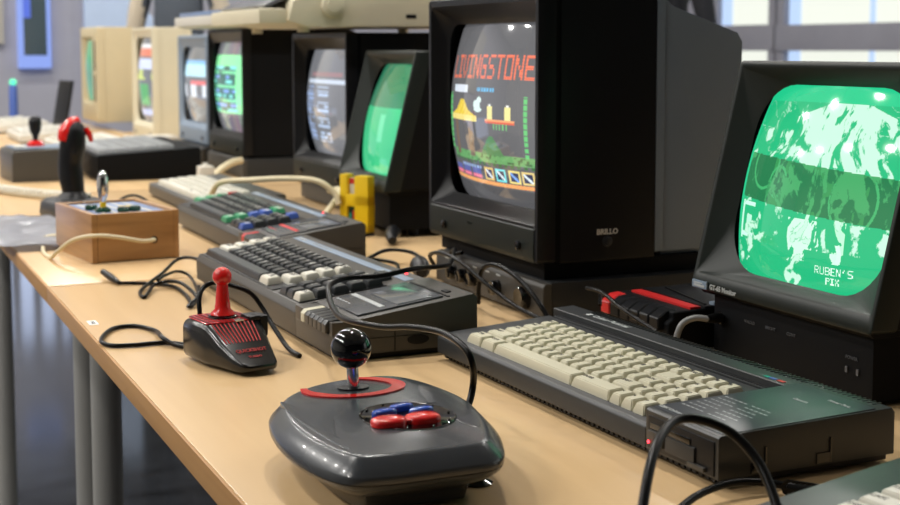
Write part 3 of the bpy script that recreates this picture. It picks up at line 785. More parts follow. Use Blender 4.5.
box_monitor('colour_monitor', 'dark monitor showing rows of blue white text, with a cream case on top', (-2.885, .675, TZ+.0455), 0, .366, .322, pic_text, M['scr_dim'], (70, 80), rear='black', dframe=.19, rearlen=.10)
base_unit('sound_base', 'flat charcoal box under the dark monitor with text rows', -3.06, -2.70, .690, .93, .045, False)
box_monitor('colour_monitor', 'dark monitor with a bright green menu picture', (-3.75, .695, TZ+.052), 0, .366, .335, pic_menu, M['scr_hot'], (60, 60), rear='black', body='blackm', dframe=.26, rearlen=.04, rec=.35, tubew=.92)
base_unit('sound_base', 'flat charcoal box under the monitor with the bright green menu', -3.93, -3.56, .690, .93, .0515, False)
box_monitor('colour_monitor', 'grey monitor with a pale blue picture, between cream monitor and green menu monitor', (-4.26, .725, TZ+.05), 0, .37, .325, pic_blue, M['scr_hot'], (40, 40), case='greyb', body='greyb', rear='char', dframe=.10, rearlen=.15, rec=.35)
base_unit('sound_base', 'flat pale topped box under the grey monitor with a blue picture', -4.47, -4.05, .70, .95, .0495, False)
box_monitor('colour_monitor', 'cream cased monitor with a small cartoon picture', (-5.15, .752, TZ+.01), 0, .37, .40, pic_cartoon, M['scr_hot'], (40, 40), case='creamcase', body='creamcase', rear='creamcase', dframe=.09, rearlen=.02, tubew=.74, inner='beige', rec=.3)

# large cream machines in the far row
def cream_tower(label, loc, W, H, D):
    t = thing('cream_monitor', label, 'monitor', loc, 0)
    m = MB(); m.loft([ring3(W, H, .008, .03, 0, H/2), ring3(W, H, .008, .002, 0, H/2), ring3(W-.006, H-.006, .006, 0, 0, H/2), ring3(W*.62, H*.72, .012, 0, -W*.10, H*.54), ring3(W*.58, H*.68, .012, .020, -W*.10, H*.54)], cap0=False); m.build('front_frame', 'beige', t, 50)
    make_tube(t, W*.56, H*.64, .02, 24, 30, pic_tealbars, M['scr_dim']).location = (-W*.10, .019, H*.54)
    m = MB(); m.box(W*.33, W*.39, -.002, .001, H*.22, H*.50, .0005); m.box(W*.33, W*.39, -.002, .001, H*.54, H*.86, .0005); m.build('front_slot', 'blackm', t)
    m = MB(); m.box(-W/2+.001, W/2-.001, .0302, D*.35, .0, H, .005); m.build('cabinet', 'beige', t)
    m = MB(); m.prism([(D*.352, .0), (D*.352, H*.93), (D*.8, H*.85), (D*.8, .02)], -W/2+.002, W/2-.002, 'x', .005); m.build('rear_housing', 'pale', t)
    return t
cream_tower('biggest tan cased machine with a narrow teal screen, far left of the row', (-6.20, .735, TZ+.03), .42, .395, .42)
# ------------------------------------------------------------------ joystick with the black ball
def arcade_joystick():
    OX, OY = -1.04, .125
    t = thing('joystick', 'charcoal ball-top joystick with red and blue buttons, nearest on the table', 'joystick', (OX, OY, TZ), 0)
    O = [(-.972, .036), (-.922, .050), (-.909, .078), (-.909, .120), (-.914, .166), (-.955, .189), (-1.005, .203), (-1.060, .209), (-1.125, .198), (-1.158, .176), (-1.163, .138), (-1.148, .092), (-1.108, .052), (-1.045, .036)]
    O = [Vector((x-OX, y-OY, 0)) for x, y in O]
    # smooth closed outline
    P = []
    n = len(O)
    for i in range(n):
        p0, p1, p2, p3 = O[i-1], O[i], O[(i+1) % n], O[(i+2) % n]
        for k in range(6):
            u = k/6
            P.append(.5*((2*p1)+(-p0+p2)*u+(2*p0-5*p1+4*p2-p3)*u*u+(-p0+3*p1-3*p2+p3)*u**3))
    c = Vector((0, 0, 0))
    def ring(s, z, dx=0, dy=0, bulge=0): 
        out = []
        for p in P:
            q = p*s; d = p.normalized() if p.length else p
            out.append((q.x+dx, q.y+dy, z+bulge))
        return out
    def inset(d, z, tilt=0):
        out = []
        m = len(P)
        for i, p in enumerate(P):
            tn = (P[(i+1) % m]-P[i-1]).normalized(); nn = Vector((-tn.y, tn.x, 0))
            if nn.dot(-p) < 0: nn = -nn
            q = p+nn*d; out.append((q.x, q.y, z+tilt*q.x))
        return out
    m = MB(); m.loft([inset(.036, .003), inset(.030, .0035), inset(.026, .015), inset(.010, .0215), inset(.0022, .027), inset(.0004, .0302)], cap1=False); m.build('lower_shell', 'joy', t, 50)
    m = MB(); m.loft([inset(.002, .0300), inset(.002, .0312)], False, False); m.build('shell_seam', 'blackm', t)
    m = MB(); m.loft([inset(.0002, .0310), inset(-.0002, .0350), inset(.0008, .0372), inset(.0108, .0478), inset(.0125, .0490), inset(.0150, .0494)], cap0=False); top = m.build('upper_shell', 'joy', t, 32)
    zt = .0494
    # hand rest, a raised smooth pad at the left
    def pad(pts, name, mat, z0, z1, par=t, b=.0):
        n = len(pts); Q = []
        V = [Vector((x-OX, y-OY)) for x, y in pts]
        for i in range(n):
            p0, p1, p2, p3 = V[i-1], V[i], V[(i+1) % n], V[(i+2) % n]
            for k in range(6):
                u = k/6; Q.append(.5*((2*p1)+(-p0+p2)*u+(2*p0-5*p1+4*p2-p3)*u*u+(-p0+3*p1-3*p2+p3)*u**3))
        cc = sum(Q, Vector((0, 0)))/len(Q)
        m = MB(); m.loft([[(q.x, q.y, z0) for q in Q], [(q.x, q.y, z1-.0004) for q in Q], [((q.x-cc.x)*.97+cc.x, (q.y-cc.y)*.97+cc.y, z1) for q in Q]], cap0=False)
        return m.build(name, mat, par, 12)
    pad([(-1.095, .056), (-1.068, .066), (-1.052, .080), (-1.024, .078), (-.985, .066), (-.945, .063), (-.955, .058), (-1.0, .054), (-1.05, .052)], 'palm_rest', 'joy', .0470, .0498)
    pad([(-1.105, .182), (-1.060, .190), (-1.000, .184), (-.960, .172), (-.990, .164), (-1.060, .168)], 'cable_cover', 'joy', .0488, .0497)
    # stick
    sx, sy = -1.116-OX, .126-OY
    m = MB()
    N = 56; ro, ri = 1.0, .80
    def el(a, k, z): return (sx+.0335*k*math.cos(a), sy+.0455*k*math.sin(a), z)
    A = [2*PI*(i/N) for i in range(N+1)]
    a0, a1 = math.radians(-110), math.radians(172)
    t1 = bmesh.new(); prev = None
    for i in range(N+1):
        a = a0+(a1-a0)*i/N; e = min(1, 6*min(i, N-i)/N)
        ri = 1-.27*(.45+.55*e)
        cur = [t1.verts.new(el(a, 1.0, zt)), t1.verts.new(el(a, 1.0, zt+.0012)), t1.verts.new(el(a, ri, zt+.0012)), t1.verts.new(el(a, ri, zt))]
        if prev:
            for q in range(3): t1.faces.new((prev[q], prev[q+1], cur[q+1], cur[q]))
        prev = cur
    bmesh.ops.recalc_face_normals(t1, faces=t1.faces[:]); m._add(t1)
    part(m.build('ring_band', 'red', t), 'glossy red open ring round the stick')
    m = MB(); m.loft([[el(2*PI*k/32, .30, zt-.001) for k in range(32)], [el(2*PI*k/32, .30, zt+.0012) for k in range(32)], [el(2*PI*k/32, .22, zt+.0016) for k in range(32)]], cap0=False); m.build('stick_collar', 'black', t)
    m = MB(); m.tube([(sx, sy, .049), (sx-.001, sy-.001, .075)], .0052, 20, smooth=False); sh = m.build('shaft', 'chrome', t)
    m = MB(); m.ball((sx-.0012, sy-.0014, .0835), .0172, seg=48); m.build('ball', 'gloss', t, 80)
    # button field
    bx, by = -1.012-OX, .134-OY
    m = MB(); E2 = lambda k, z: [(bx+.043*k*math.cos(2*PI*q/48), by+.0375*k*math.sin(2*PI*q/48), z) for q in range(48)]
    m.loft([E2(1.0, zt-.001), E2(1.0, zt+.0005), E2(.97, zt+.0008), E2(.94, zt+.0004)]); m.build('button_field', 'gloss', t)
    def blob(cx, cy, rx, ry, rot, h, mat, name, par=t, dent=False):
        m = MB(); ca, sa = math.cos(rot), math.sin(rot); R = []
        for k, z in ((1, zt+.0004), (1, zt+h*.55), (.93, zt+h*.85), (.75, zt+h), (.3, zt+h*1.04)):
            r = []
            for q in range(32):
                a = 2*PI*q/32; c_, s_ = math.cos(a), math.sin(a)
                x = rx*k*math.copysign(abs(c_)**.75, c_); y = ry*k*math.copysign(abs(s_)**.75, s_)
                r.append((bx+cx+x*ca-y*sa, by+cy+x*sa+y*ca, z))
            R.append(r)
        m.loft(R, cap0=False); return m.build(name, mat, par, 60)
    for yy in (-.0150, .0130): part(blob(.019, yy-.008, .0105, .0140, 0, .0060, 'red', 'fire_button'), 'glossy red fire button')
    m = MB(); m.X = T(bx+.019, by-.009, zt); m.box(-.007, .007, -.006, .006, .0005, .0042, .0015); part(m.build('button_bridge', 'red', t), 'red web between the fire buttons')
    for cx, cy in ((-.009, -.016), (-.004, .013), (-.019, .002)): part(blob(cx, cy, .0052, .0110 if cx > -.02 else .007, .25, .0050, 'blue', 'small_button'), 'glossy blue button')
    for a in range(10):
        ang = 2*PI*a/10+.2; m = MB(); m.ball((bx+.038*math.cos(ang), by+.033*math.sin(ang), zt+.0008), .0012, seg=8); m.build('indicator_dot', 'gloss', t)
    for px, py in ((-.978, .178), (-.960, .095), (-1.10, .085), (-1.10, .160)):
        m = MB(); m.lathe([(.012, 0), (.0125, .0015), (.007, .004), (.006, .008)], px-OX, py-OY, 20); m.build('suction_foot', 'gloss', t)
    # small emblem by the ring
    m = MB(); m.X = T(-1.045-OX, .168-OY, zt+.0002); m.lathe([(.004, 0), (.004, .0005)], seg=16); m.X = Matrix.Identity(4); m.build('emblem', 'panel', t)
    return t
arcade_joystick()

# ------------------------------------------------------------------ red stick joystick
def red_joystick():
    OX, OY = -1.462, .113
    t = thing('joystick', 'black joystick with red striped top and a red ball stick', 'joystick', (OX, OY, TZ), math.radians(11))
    # cross-sections along x (local): (x, half width, top z, bottom z)
    secs = [(-.074, .030, .032, .008), (-.071, .036, .040, .005), (-.060, .041, .0435, .003), (-.030, .0425, .0450, .003), (-.004, .0425, .0450, .003), (.004, .041, .0436, .003), (.030, .036, .0300, .003), (.055, .030, .0190, .003), (.070, .025, .0140, .004), (.077, .018, .011, .006)]
    m = MB(); rings = []
    for x, hw, zt, zb in secs:
        r = []
        for px, pz in rrect(hw*2, zt-zb, min(.009, (zt-zb)*.40), 5, 0, (zt+zb)/2): r.append((x, px, pz))
        rings.append(r)
    m.loft(rings); m.build('housing', 'gblack', t, 60)
    # red top plate
    m = MB(); m.prism([(-.066, -.026), (-.058, -.034), (.000, -.036), (.000, .036), (-.058, .034), (-.066, .026)], .0446, .0456, 'z', .0004, 1)
    tp = part(m.build('top_plate', 'darkred', t), 'glossy dark red plate with black ribs')
    m = MB()
    for k in range(9):
        y = -.032+k*.0075
        m.box(-.060, .0, y, y+.0015, .0454, .0461)
    m.build('top_rib', 'black', tp)
    m = MB()
    for k in range(11):
        y = -.030+k*.0055
        m.tube([(.003, y, .0442), (.018, y*.93, .0367), (.034, y*.84, .0286)], .0007, 6, smooth=False)
    part(m.build('nose_stripe', 'redm', t), 'thin red stripes running down the nose')
    m = MB(); add_text(m, 'QUICKSHOT', .0072, T(.050, 0, .0222, rz=PI/2) @ Matrix.Rotation(.0, 4, 'X') @ Matrix.Rotation(-.0, 4, 'Y'), align='CENTER', bold=.0003)
    for v in m.bm.verts: v.co.z = .0222-(v.co.x-.050)*.42+.0003
    n1 = len(m.bm.verts); add_text(m, 'TURBO', .0055, T(.061, 0, .02, rz=PI/2), align='CENTER', bold=.0002); m.bm.verts.ensure_lookup_table()
    for v in m.bm.verts[n1:]: v.co.z = .0174-(v.co.x-.061)*.32+.0003
    part(m.build('nose_lettering', 'redm', t), 'small red lettering on the nose')
    m = MB(); m.box(-.024, .004, .022, .0400, .0440, .0490, .002); m.box(-.024, .006, .036, .0470, .0260, .0490, .004); m.build('fire_button', 'black', t)
    m = MB(); m.box(-.006, .004, .002, .014, .0452, .0466, .0005); m.build('stick_switch', 'chrome', t)
    for ch in t.children: ch.data.transform(Matrix.Diagonal((.86, .84, 1.02, 1)))
    for ch in tp.children: ch.data.transform(Matrix.Diagonal((.86, .84, 1.02, 1)))
    sx, sy = -.0290, .002
    m = MB(); m.lathe([(.0165, .0456), (.016, .0478), (.013, .049), (.008, .0500)], sx, sy, 24); m.build('collar', 'gloss', t)
    m = MB(); m.lathe([(.0135, .0495), (.0125, .0515), (.0085, .0555), (.0075, .066), (.0062, .080), (.0062, .083)], sx, sy, 28); m.build('stick', 'red', t, 50)
    m = MB(); m.ball((sx, sy, .0905), .0104, seg=32); m.build('ball_top', 'red', t, 80)
red_joystick()

# ------------------------------------------------------------------ wooden box joystick
def wooden_box():
    t = thing('wooden_box', 'small varnished wooden box with blue faceplate and metal lever', 'box', (-2.24, .093, TZ), .13)
    # local: x from -L..0, y 0..w
    L_, w, h = .205, .142, .078
    m = MB(); m.box(-L_, 0, 0, .009, 0, h, .0012); m.build('side_board', 'boxwood', t)
    m = MB(); m.box(-L_, 0, w-.009, w, 0, h, .0012); m.build('side_board', 'boxwood', t)
    m = MB(); m.box(-.009, .0004, .0092, w-.0092, 0.002, h-.0005, .0012); m.build('front_board', 'boxwood', t)
    m = MB(); m.box(-L_, -L_+.009, .0092, w-.0092, 0.002, h-.0005, .0012); m.build('back_board', 'boxwood', t)
    m = MB(); m.box(-L_+.009, -.009, .009, w-.009, .002, .008); m.build('bottom_board', 'boxwood', t)
    m = MB(); m.box(-L_+.010, -.010, .010, w-.010, h-.008, h-.004); fp = m.build('faceplate', 'bluepanel', t)
    m = MB(); 
    for k in range(5): m.box(-L_+.02, -.02, .030+k*.019, .036+k*.019, h-.0042, h-.0036)
    m.build('faceplate_stripe', 'pale', fp)
    m = MB(); m.X = T(-.062, .038, h-.004); m.lathe([(.013, 0), (.012, .005), (.007, .008)], seg=20); m.build('lever_collar', 'pcb', t)
    m = MB(); m.X = T(-.062, .038, h-.004); m.lathe([(.005, .006), (.005, .014), (.0045, .018)], seg=16); part(m.build('lever_band', 'yellow', t), 'yellow band at the foot of the lever')
    m = MB(); m.X = T(-.062, .038, h-.004); m.lathe([(.0045, .016), (.0078, .026), (.0095, .042), (.0085, .056), (.005, .065), (.001, .067)], seg=20); m.build('lever', 'chrome', t, 60)
    for q, (px, py) in enumerate(((-.045, .066), (-.050, .086), (-.100, .030))):
        m = MB(); m.X = T(px, py, h-.004); m.lathe([(.010, 0), (.010, .006), (.008, .0085), (.003, .009)], seg=20); m.build('push_button', 'pcb', t)
    m = MB(); m.box(-.10, -.085, .075, .10, h-.004, h+.0, .001); part(m.build('toggle_switch', 'yellow', t), 'yellow switch on the faceplate')
    m = MB(); m.X = T(.0006, .100, .032, ry=PI/2); m.lathe([(.0058, -.001), (.0058, .0006)], seg=20); m.build('cable_hole', 'blackm', t)
    return t
wooden_box()

# ------------------------------------------------------------------ black and red flight stick
def flight_stick():
    t = thing('flight_stick', 'black flight stick with a red trigger and red top', 'joystick', (-2.93, .170, TZ), .2)
    m = MB(); m.loft([[(x, y, 0) for x, y in rrect(.13, .105, .02)], [(x, y, .004) for x, y in rrect(.134, .109, .02)], [(x, y, .026) for x, y in rrect(.13, .105, .02)], [(x, y, .034) for x, y in rrect(.112, .088, .02)]]); m.build('base', 'char', t, 50)
    m = MB(); m.lathe([(.034, .034), (.030, .040), (.024, .044), (.020, .052)], 0, 0, 24); m.build('boot', 'black', t, 60)
    m = MB(); m.tube([(0, 0, .045), (-.003, -.003, .075), (-.004, -.004, .105), (.000, 0, .140), (.002, .004, .172), (.002, .014, .186)], [.022, .0245, .0235, .026, .023, .013], 20); m.build('grip', 'black', t, 60)
    m = MB(); m.tube([(.006, -.022, .150), (.004, -.016, .168), (.002, .000, .184), (.002, .014, .190)], [.010, .014, .0145, .010], 18); part(m.build('top_cap', 'red', t), 'glossy red cap on the grip')
    m = MB(); m.tube([(.008, .025, .176), (.010, .032, .162), (.010, .036, .148)], [.005, .0065, .004], 12); part(m.build('trigger', 'red', t), 'red trigger')
    m = MB(); m.tube([(.018, -.004, .125), (.018, .004, .150)], .008, 10); m.build('thumb_ridge', 'black', t)
flight_stick()

def box_joystick():
    t = thing('box_joystick', 'brown-grey box joystick with a black lever on a red collar', 'joystick', (-3.80, .215, TZ), .05)
    m = MB(); m.prism([(-.085, 0), (-.085, .070), (-.079, .080), (.073, .084), (.079, .078), (.082, 0)], -.10, .10, 'x', .005, 2)
    m.build('case', 'char2', t)
    m = MB(); m.box(-.06, .085, -.075, .06, .0825, .0855, .001); m.build('top_plate', 'greyb', t)
    m = MB(); m.box(.02, .07, -.070, -.045, .085, .090, .001); part(m.build('label_plate', 'kwhite', t), 'small white plate')
    m = MB(); m.lathe([(.022, .0850), (.022, .092), (.014, .100)], .01, -.01, 20); part(m.build('collar', 'red', t), 'bright red collar')
    m = MB(); m.lathe([(.006, .095), (.007, .110), (.014, .125), (.017, .145), (.015, .158), (.006, .163)], .01, -.01, 20); m.build('lever', 'black', t, 60)
box_joystick()

# ------------------------------------------------------------------ yellow rack and red-black recorder
def yellow_rack():
    t = thing('cassette_rack', 'bright yellow cassette rack standing before the smaller green monitor', 'rack', (-2.405, .590, TZ), math.radians(30))
    # facing local -y; about 7 cm wide, 11 tall
    m = MB(); w = .066; h = .110
    m.box(-w/2, -w/2+.017, -.010, .010, .012, h, .003); m.box(w/2-.032, w/2, -.010, .010, .006, h-.002, .003)
    m.box(-w/2, w/2, -.010, .010, .052, .074, .003); m.box(-w/2, w/2, -.010, .010, .006, .022, .003); m.box(-w/2+.001, w/2-.001, .002, .0095, .010, h-.03, .002)
    m.build('frame', 'yellow', t)
    m = MB(); m.box(-w/2+.0175, w/2-.0325, -.004, .001, .0225, .0515); part(m.build('lower_insert', 'pcb', t), 'dark insert with coloured squares')
    m = MB(); m.box(-w/2+.018, -w/2+.024, -.005, -.003, .026, .040); part(m.build('picture_tile', 'teal', t), 'teal square')
    m = MB(); m.box(-w/2+.026, -w/2+.032, -.005, -.003, .030, .044); part(m.build('picture_tile', 'redm', t), 'red square')
    m = MB(); m.box(-w/2+.018, w/2-.034, -.003, .0015, .0745, .103, .001); part(m.build('upper_insert', 'kwhite', t), 'white card')
    m = MB(); m.box(-w/2+.0185, w/2-.0345, -.004, -.002, .093, .1025); part(m.build('card_stripe', 'redm', t), 'red stripe on the card')
    m = MB(); m.lathe([(.030, 0), (.030, .004), (.022, .010)], 0, 0, 24); m.build('stand_foot', 'black', t)
yellow_rack()

def recorder():
    t = thing('cassette_recorder', 'black cassette recorder with red keys, left of the large green screen', 'recorder', (-1.455, .560, TZ), 0)
    w, d, h = .142, .125, .047
    m = MB(); m.prism([(0, .004), (-.001, h-.012), (.006, h-.008), (.006, h), (d, h+.004), (d, .004)], 0, w, 'x', .0012, 1); m.build('case', 'blackm', t)
    for k in range(6):
        m = MB(); x = .006+k*.0215
        m.prism([(-.008, .026), (-.008, .040), (.004, h+.001), (.016, h+.002), (.016, .030)], x, x+.019, 'x', .0012, 1)
        o = m.build('piano_key', 'redm' if k == 0 else 'black', t)
        if k == 0: part(o, 'bright red record key')
    m = MB(); m.box(.012, w-.004, .030, .044, h, h+.0035, .0006); part(m.build('lid_stripe', 'redm', t), 'long red stripe across the lid')
    m = MB(); m.box(.006, w-.002, .048, .110, h, h+.0036, .0008); m.build('cassette_lid', 'black', t)
    m = MB(); m.tube([(.020, .072, h+.0045), (.135, .052, h+.0045)], .0012, 6, smooth=False); m.build('lid_edge', 'chrome', t)
    m = MB(); m.box(w-.012, w-.002, .060, .072, h, h+.007, .001); m.build('latch', 'greyb', t)
recorder()

# ------------------------------------------------------------------ things on top of the monitors
def top_typewriter():
    t = thing('cream_typewriter', 'cream typewriter case with a round side knob lying on the dark monitors', 'typewriter', (-2.66, .562, TZ+.3725), 0)
    # long axis along y: side face looks towards +x
    m = MB(); m.prism([(-.020, .016), (-.010, .055), (.045, .085), (.43, .105), (.43, .006), (.02, .004)], -.40, 0, 'x', .006, 2); m.build('case', 'creamcase', t)
    m = MB(); m.X = T(.0005, .070, .046, ry=PI/2); m.lathe([(.0235, 0), (.0235, .006), (.020, .010), (.015, .010), (.014, .013), (.008, .014)], seg=32); m.build('platen_knob', 'creamcase', t, 50)
    m = MB(); m.box(-.001, .0008, .225, .247, .022, .030, .0006); m.build('power_socket', 'blackm', t)
    m = MB(); m.box(-.39, -.01, -.075, -.018, .010, .040, .008); m.build('front_ledge', 'creamcase', t)
    m = MB(); m.prism([(-.055, .040), (.030, .078), (.030, .084), (-.06, .046)], -.37, -.03, 'x', .001); m.build('key_bed', 'panel', t)
    for fy in (.02, .36):
        for fx in (-.36, -.03):
            m = MB(); m.lathe([(.012, -.0055), (.012, .008)], fx, fy, 12); m.build('foot', 'creamcase', t)
top_typewriter()
def top_case():
    t = thing('cream_case', 'flat cream case with a blue lid lying on the green menu monitor', 'case', (-3.50, .635, TZ+.3885), 0)
    m = MB(); m.prism([(-.03, .006), (-.03, .030), (.40, .060), (.40, 0), (.0, 0)], -.44, 0, 'x', .004); m.build('case', 'pale', t)
    m = MB(); m.prism([(-.02, .0315), (-.02, .042), (.38, .075), (.38, .060)], -.42, -.01, 'x', .003); part(m.build('lid', 'bluepanel', t), 'slate blue lid')
top_case()
t = thing('white_card', 'small white plastic clip on top of the smaller green monitor', 'clip', (-2.335, .735, TZ+.3385))
m = MB(); m.box(-.004, .004, -.02, .02, -.004, .034, .002); m.box(-.02, .02, -.02, .02, -.008, -.003, .002); m.build('card', 'label', t)

# ------------------------------------------------------------------ cables
def cable(label, pts, r, mat='cable', ends=(), group=None):
    m = MB(); m.tube([(x, y, TZ+max(z, r+.0002)) for x, y, z in pts], r, 10, sub=8)
    o = m.build('cable', mat, None, 60); return tag(o, label, 'cable', group)
R_ = .0026
cable('black cable loop lying left of the red stick joystick', [(-1.555, 0.091, 0.004), (-1.588, 0.066, 0.003), (-1.589, 0.033, 0.003), (-1.597, 0.008, 0.003), (-1.632, 0.003, 0.003), (-1.692, 0.026, 0.003), (-1.700, 0.054, 0.003), (-1.655, 0.070, 0.004), (-1.590, 0.064, 0.009), (-1.565, 0.074, 0.004), (-1.545, 0.089, 0.003)], R_)
cable('black cable with a thick plug end, lying right of the wooden box', [(-2.020, 0.093, 0.004), (-2.005, 0.131, 0.003), (-1.962, 0.157, 0.004), (-1.899, 0.160, 0.003), (-1.826, 0.152, 0.003)], R_)
o = bpy.context.scene.objects
m = MB(); m.tube([(-2.085, .083, TZ+.011), (-2.058, .088, TZ+.008), (-2.035, .091, TZ+.006), (-2.018, .094, TZ+.0045)], [.0045, .0055, .0045, .003], 12); tag(m.build('cable_plug', 'cable', None, 60), 'thick black moulded plug at the loose cable end', 'plug')
cable('black cable arching from the grey-keyed tape computer to the table', [(-2.000, 0.232, 0.022), (-2.050, 0.222, 0.024), (-2.105, 0.212, 0.022), (-2.108, 0.195, 0.018), (-2.042, 0.162, 0.012), (-1.993, 0.132, 0.006), (-1.940, 0.108, 0.003), (-1.895, 0.104, 0.003), (-1.930, 0.118, 0.004), (-1.967, 0.132, 0.006), (-1.970, 0.150, 0.010), (-1.940, 0.163, 0.012), (-1.890, 0.168, 0.008), (-1.844, 0.167, 0.003)], R_)
cable('thin black cable crossing under the arching ones by the table joint', [(-1.948, 0.134, 0.016), (-1.974, 0.150, 0.018), (-2.015, 0.175, 0.016), (-2.025, 0.192, 0.010), (-1.971, 0.190, 0.006), (-1.870, 0.172, 0.005), (-1.805, 0.150, 0.004), (-1.800, 0.142, 0.004), (-1.835, 0.162, 0.008), (-1.870, 0.172, 0.011), (-1.900, 0.180, 0.012)], .0022)
cable('black cable looping behind the red ball stick', [(-1.556, .101, .020), (-1.562, .101, .040), (-1.57, .103, .056), (-1.58, .111, .065), (-1.58, .124, .069), (-1.57, .141, .066), (-1.56, .159, .058), (-1.55, .170, .042), (-1.53, .176, .025), (-1.49, .182, .006), (-1.46, .186, 0)], .0028)
# joystick lead over the tape computer
cable('long black cable from the ball-top joystick up over the grey-keyed tape computer', [(-1.075, .200, .022), (-1.095, .222, .028), (-1.105, .232, .045), (-1.092, .225, .068), (-1.107, .222, .080), (-1.162, .225, .081), (-1.208, .214, .078), (-1.245, .204, .072), (-1.285, .195, .069), (-1.345, .195, .064), (-1.402, .205, .064), (-1.46, .220, .066), (-1.497, .234, .072), (-1.515, .262, .075), (-1.51, .300, .076), (-1.525, .345, .079), (-1.57, .400, .072), (-1.66, .450, .060), (-1.76, .500, .062), (-1.80, .512, .050), (-1.78, .520, .054)], .0031)
cable('black cable loop on the sound box front, running down to the cream-keyed computer', [(-1.83, .500, .030), (-1.80, .48, .050), (-1.74, .470, .062), (-1.68, .470, .060), (-1.62, .480, .040), (-1.56, .492, .02), (-1.50, .500, .012), (-1.42, .512, .006)], .0028)
cable('short black cable hanging from the sound box knobs to the table', [(-1.66, .490, .006), (-1.65, .486, .03), (-1.63, .482, .055), (-1.59, .482, .066), (-1.54, .486, .058), (-1.50, .494, .035), (-1.475, .502, .008)], .0032)
cable('black power cable curling on the table beside the smaller green monitor', [(-2.02, .415, .002), (-2.06, .470, .004), (-2.08, .52, .018), (-2.02, .54, .022), (-1.95, .535, .016), (-1.90, .520, .015), (-1.87, .500, .018)], .0030)
cable('thin black cable curling behind the grey-keyed tape computer', [(-2.05, .49, .010), (-1.98, .50, .012), (-1.90, .47, .006), (-1.84, .43, .001), (-1.80, .40, .001)], .0028)
m = MB(); m.tube([(-1.915, .505, TZ+.018), (-1.895, .503, TZ+.022), (-1.872, .497, TZ+.019), (-1.855, .490, TZ+.018)], [.009, .014, .013, .008], 14); tag(m.build('cable_plug', 'black', None, 60), 'fat black plug beside the sound box', 'plug')
m = MB(); m.tube([(-2.300, .625, TZ+.014), (-2.285, .612, TZ+.018), (-2.26, .600, TZ+.015), (-2.235, .592, TZ+.010)], [.009, .013, .011, .007], 14); tag(m.build('cable_plug', 'black', None, 60), 'black plug lying by the foot of the smaller green monitor', 'plug')
cable('thin grey-black cable bent behind the cream-keyed computer', [(-1.42, .535, .040), (-1.44, .545, .052), (-1.425, .52, .060), (-1.38, .515, .062), (-1.33, .512, .052), (-1.26, .512, .040)], .0022)
cable('grey lead plugged into the large green screen monitor', [(-1.280, .590, .044), (-1.286, .575, .045), (-1.290, .562, .038), (-1.292, .556, .020), (-1.292, .554, .003)], .0034, 'cablegrey')
m = MB(); m.tube([(-1.280, .606, TZ+.044), (-1.281, .598, TZ+.044), (-1.281, .588, TZ+.044)], [.0055, .0055, .004], 12); tag(m.build('cable_plug', 'cable', None, 60), 'black plug in the front socket of the large green screen monitor', 'plug')
# foreground
cable('thick black cable arching in front of the disk drive', [(-.710, .160, .002), (-.722, .168, .026), (-.745, .186, .055), (-.775, .212, .076), (-.800, .240, .084), (-.805, .262, .084), (-.795, .285, .074), (-.775, .295, .055), (-.745, .290, .030), (-.715, .282, .010), (-.69, .275, .001)], .0034)
cable('black cable on the table right of the disk drive, by the cropped computer', [(-.80, .232, .001), (-.835, .262, .004), (-.858, .300, .010), (-.868, .340, .012), (-.864, .372, .008), (-.852, .384, .005)], .0030)
m = MB(); m.tube([(-.857, .380, TZ+.006), (-.848, .388, TZ+.006), (-.834, .398, TZ+.0055)], [.0050, .0052, .0048], 12)
for k in range(7):
    a = k/6; p = Vector((-.856, .3805, TZ+.006)).lerp(Vector((-.838, .395, TZ+.0056)), a); m.tube([p-Vector((.0008, -.0006, 0)), p+Vector((.0008, -.0006, 0))], .0066, 10, smooth=False)
tag(m.build('cable_plug', 'cable', None, 60), 'ribbed strain relief on the cable right of the disk drive', 'plug')
# cream cord of the wooden box
cable('cream cord running out of the hole in the wooden box', [(-2.255, .190, .032), (-2.235, .188, .034), (-2.215, .165, .036), (-2.21, .130, .044), (-2.215, .095, .048), (-2.24, .065, .040), (-2.275, .045, .018), (-2.315, .040, .003), (-2.38, .038, .002), (-2.44, .045, .008), (-2.50, .055, .012), (-2.49, .075, .016), (-2.47, .100, .008), (-2.49, .120, .002)], .0032, 'cablecream')
cable('thick cream cord arching over the green-keyed computer', [(-2.70, .395, .052), (-2.64, .40, .082), (-2.56, .44, .092), (-2.50, .49, .098), (-2.45, .53, .096), (-2.43, .555, .075), (-2.42, .56, .055)], .0055, 'cablecream')
cable('thick cream cord lying between the computers and the yellow rack', [(-2.39, .505, .012), (-2.42, .540, .045), (-2.47, .575, .062), (-2.53, .598, .070), (-2.62, .61, .06)], .0060, 'cablecream')
cable('pale cord bending down beside the white adapter', [(-3.44, .575, .008), (-3.46, .60, .030), (-3.48, .625, .042), (-3.50, .65, .050), (-3.52, .675, .052)], .009, 'cablecream')
cable('thin dark cord arching behind the wooden box', [(-2.86, .235, .002), (-2.86, .245, .030), (-2.84, .270, .044), (-2.80, .290, .036), (-2.78, .300, .004)], .0030, 'cable')
t = thing('mains_adapter', 'small white adapter block standing behind the pale-keyed computer', 'adapter', (-3.36, .545, TZ), 0)
m = MB(); m.box(-.020, .020, -.018, .018, 0, .055, .006); m.build('housing', 'pale', t)
m = MB(); m.lathe([(.008, .054), (.006, .062)], 0, 0, 12); m.build('cord_sleeve', 'pale', t)

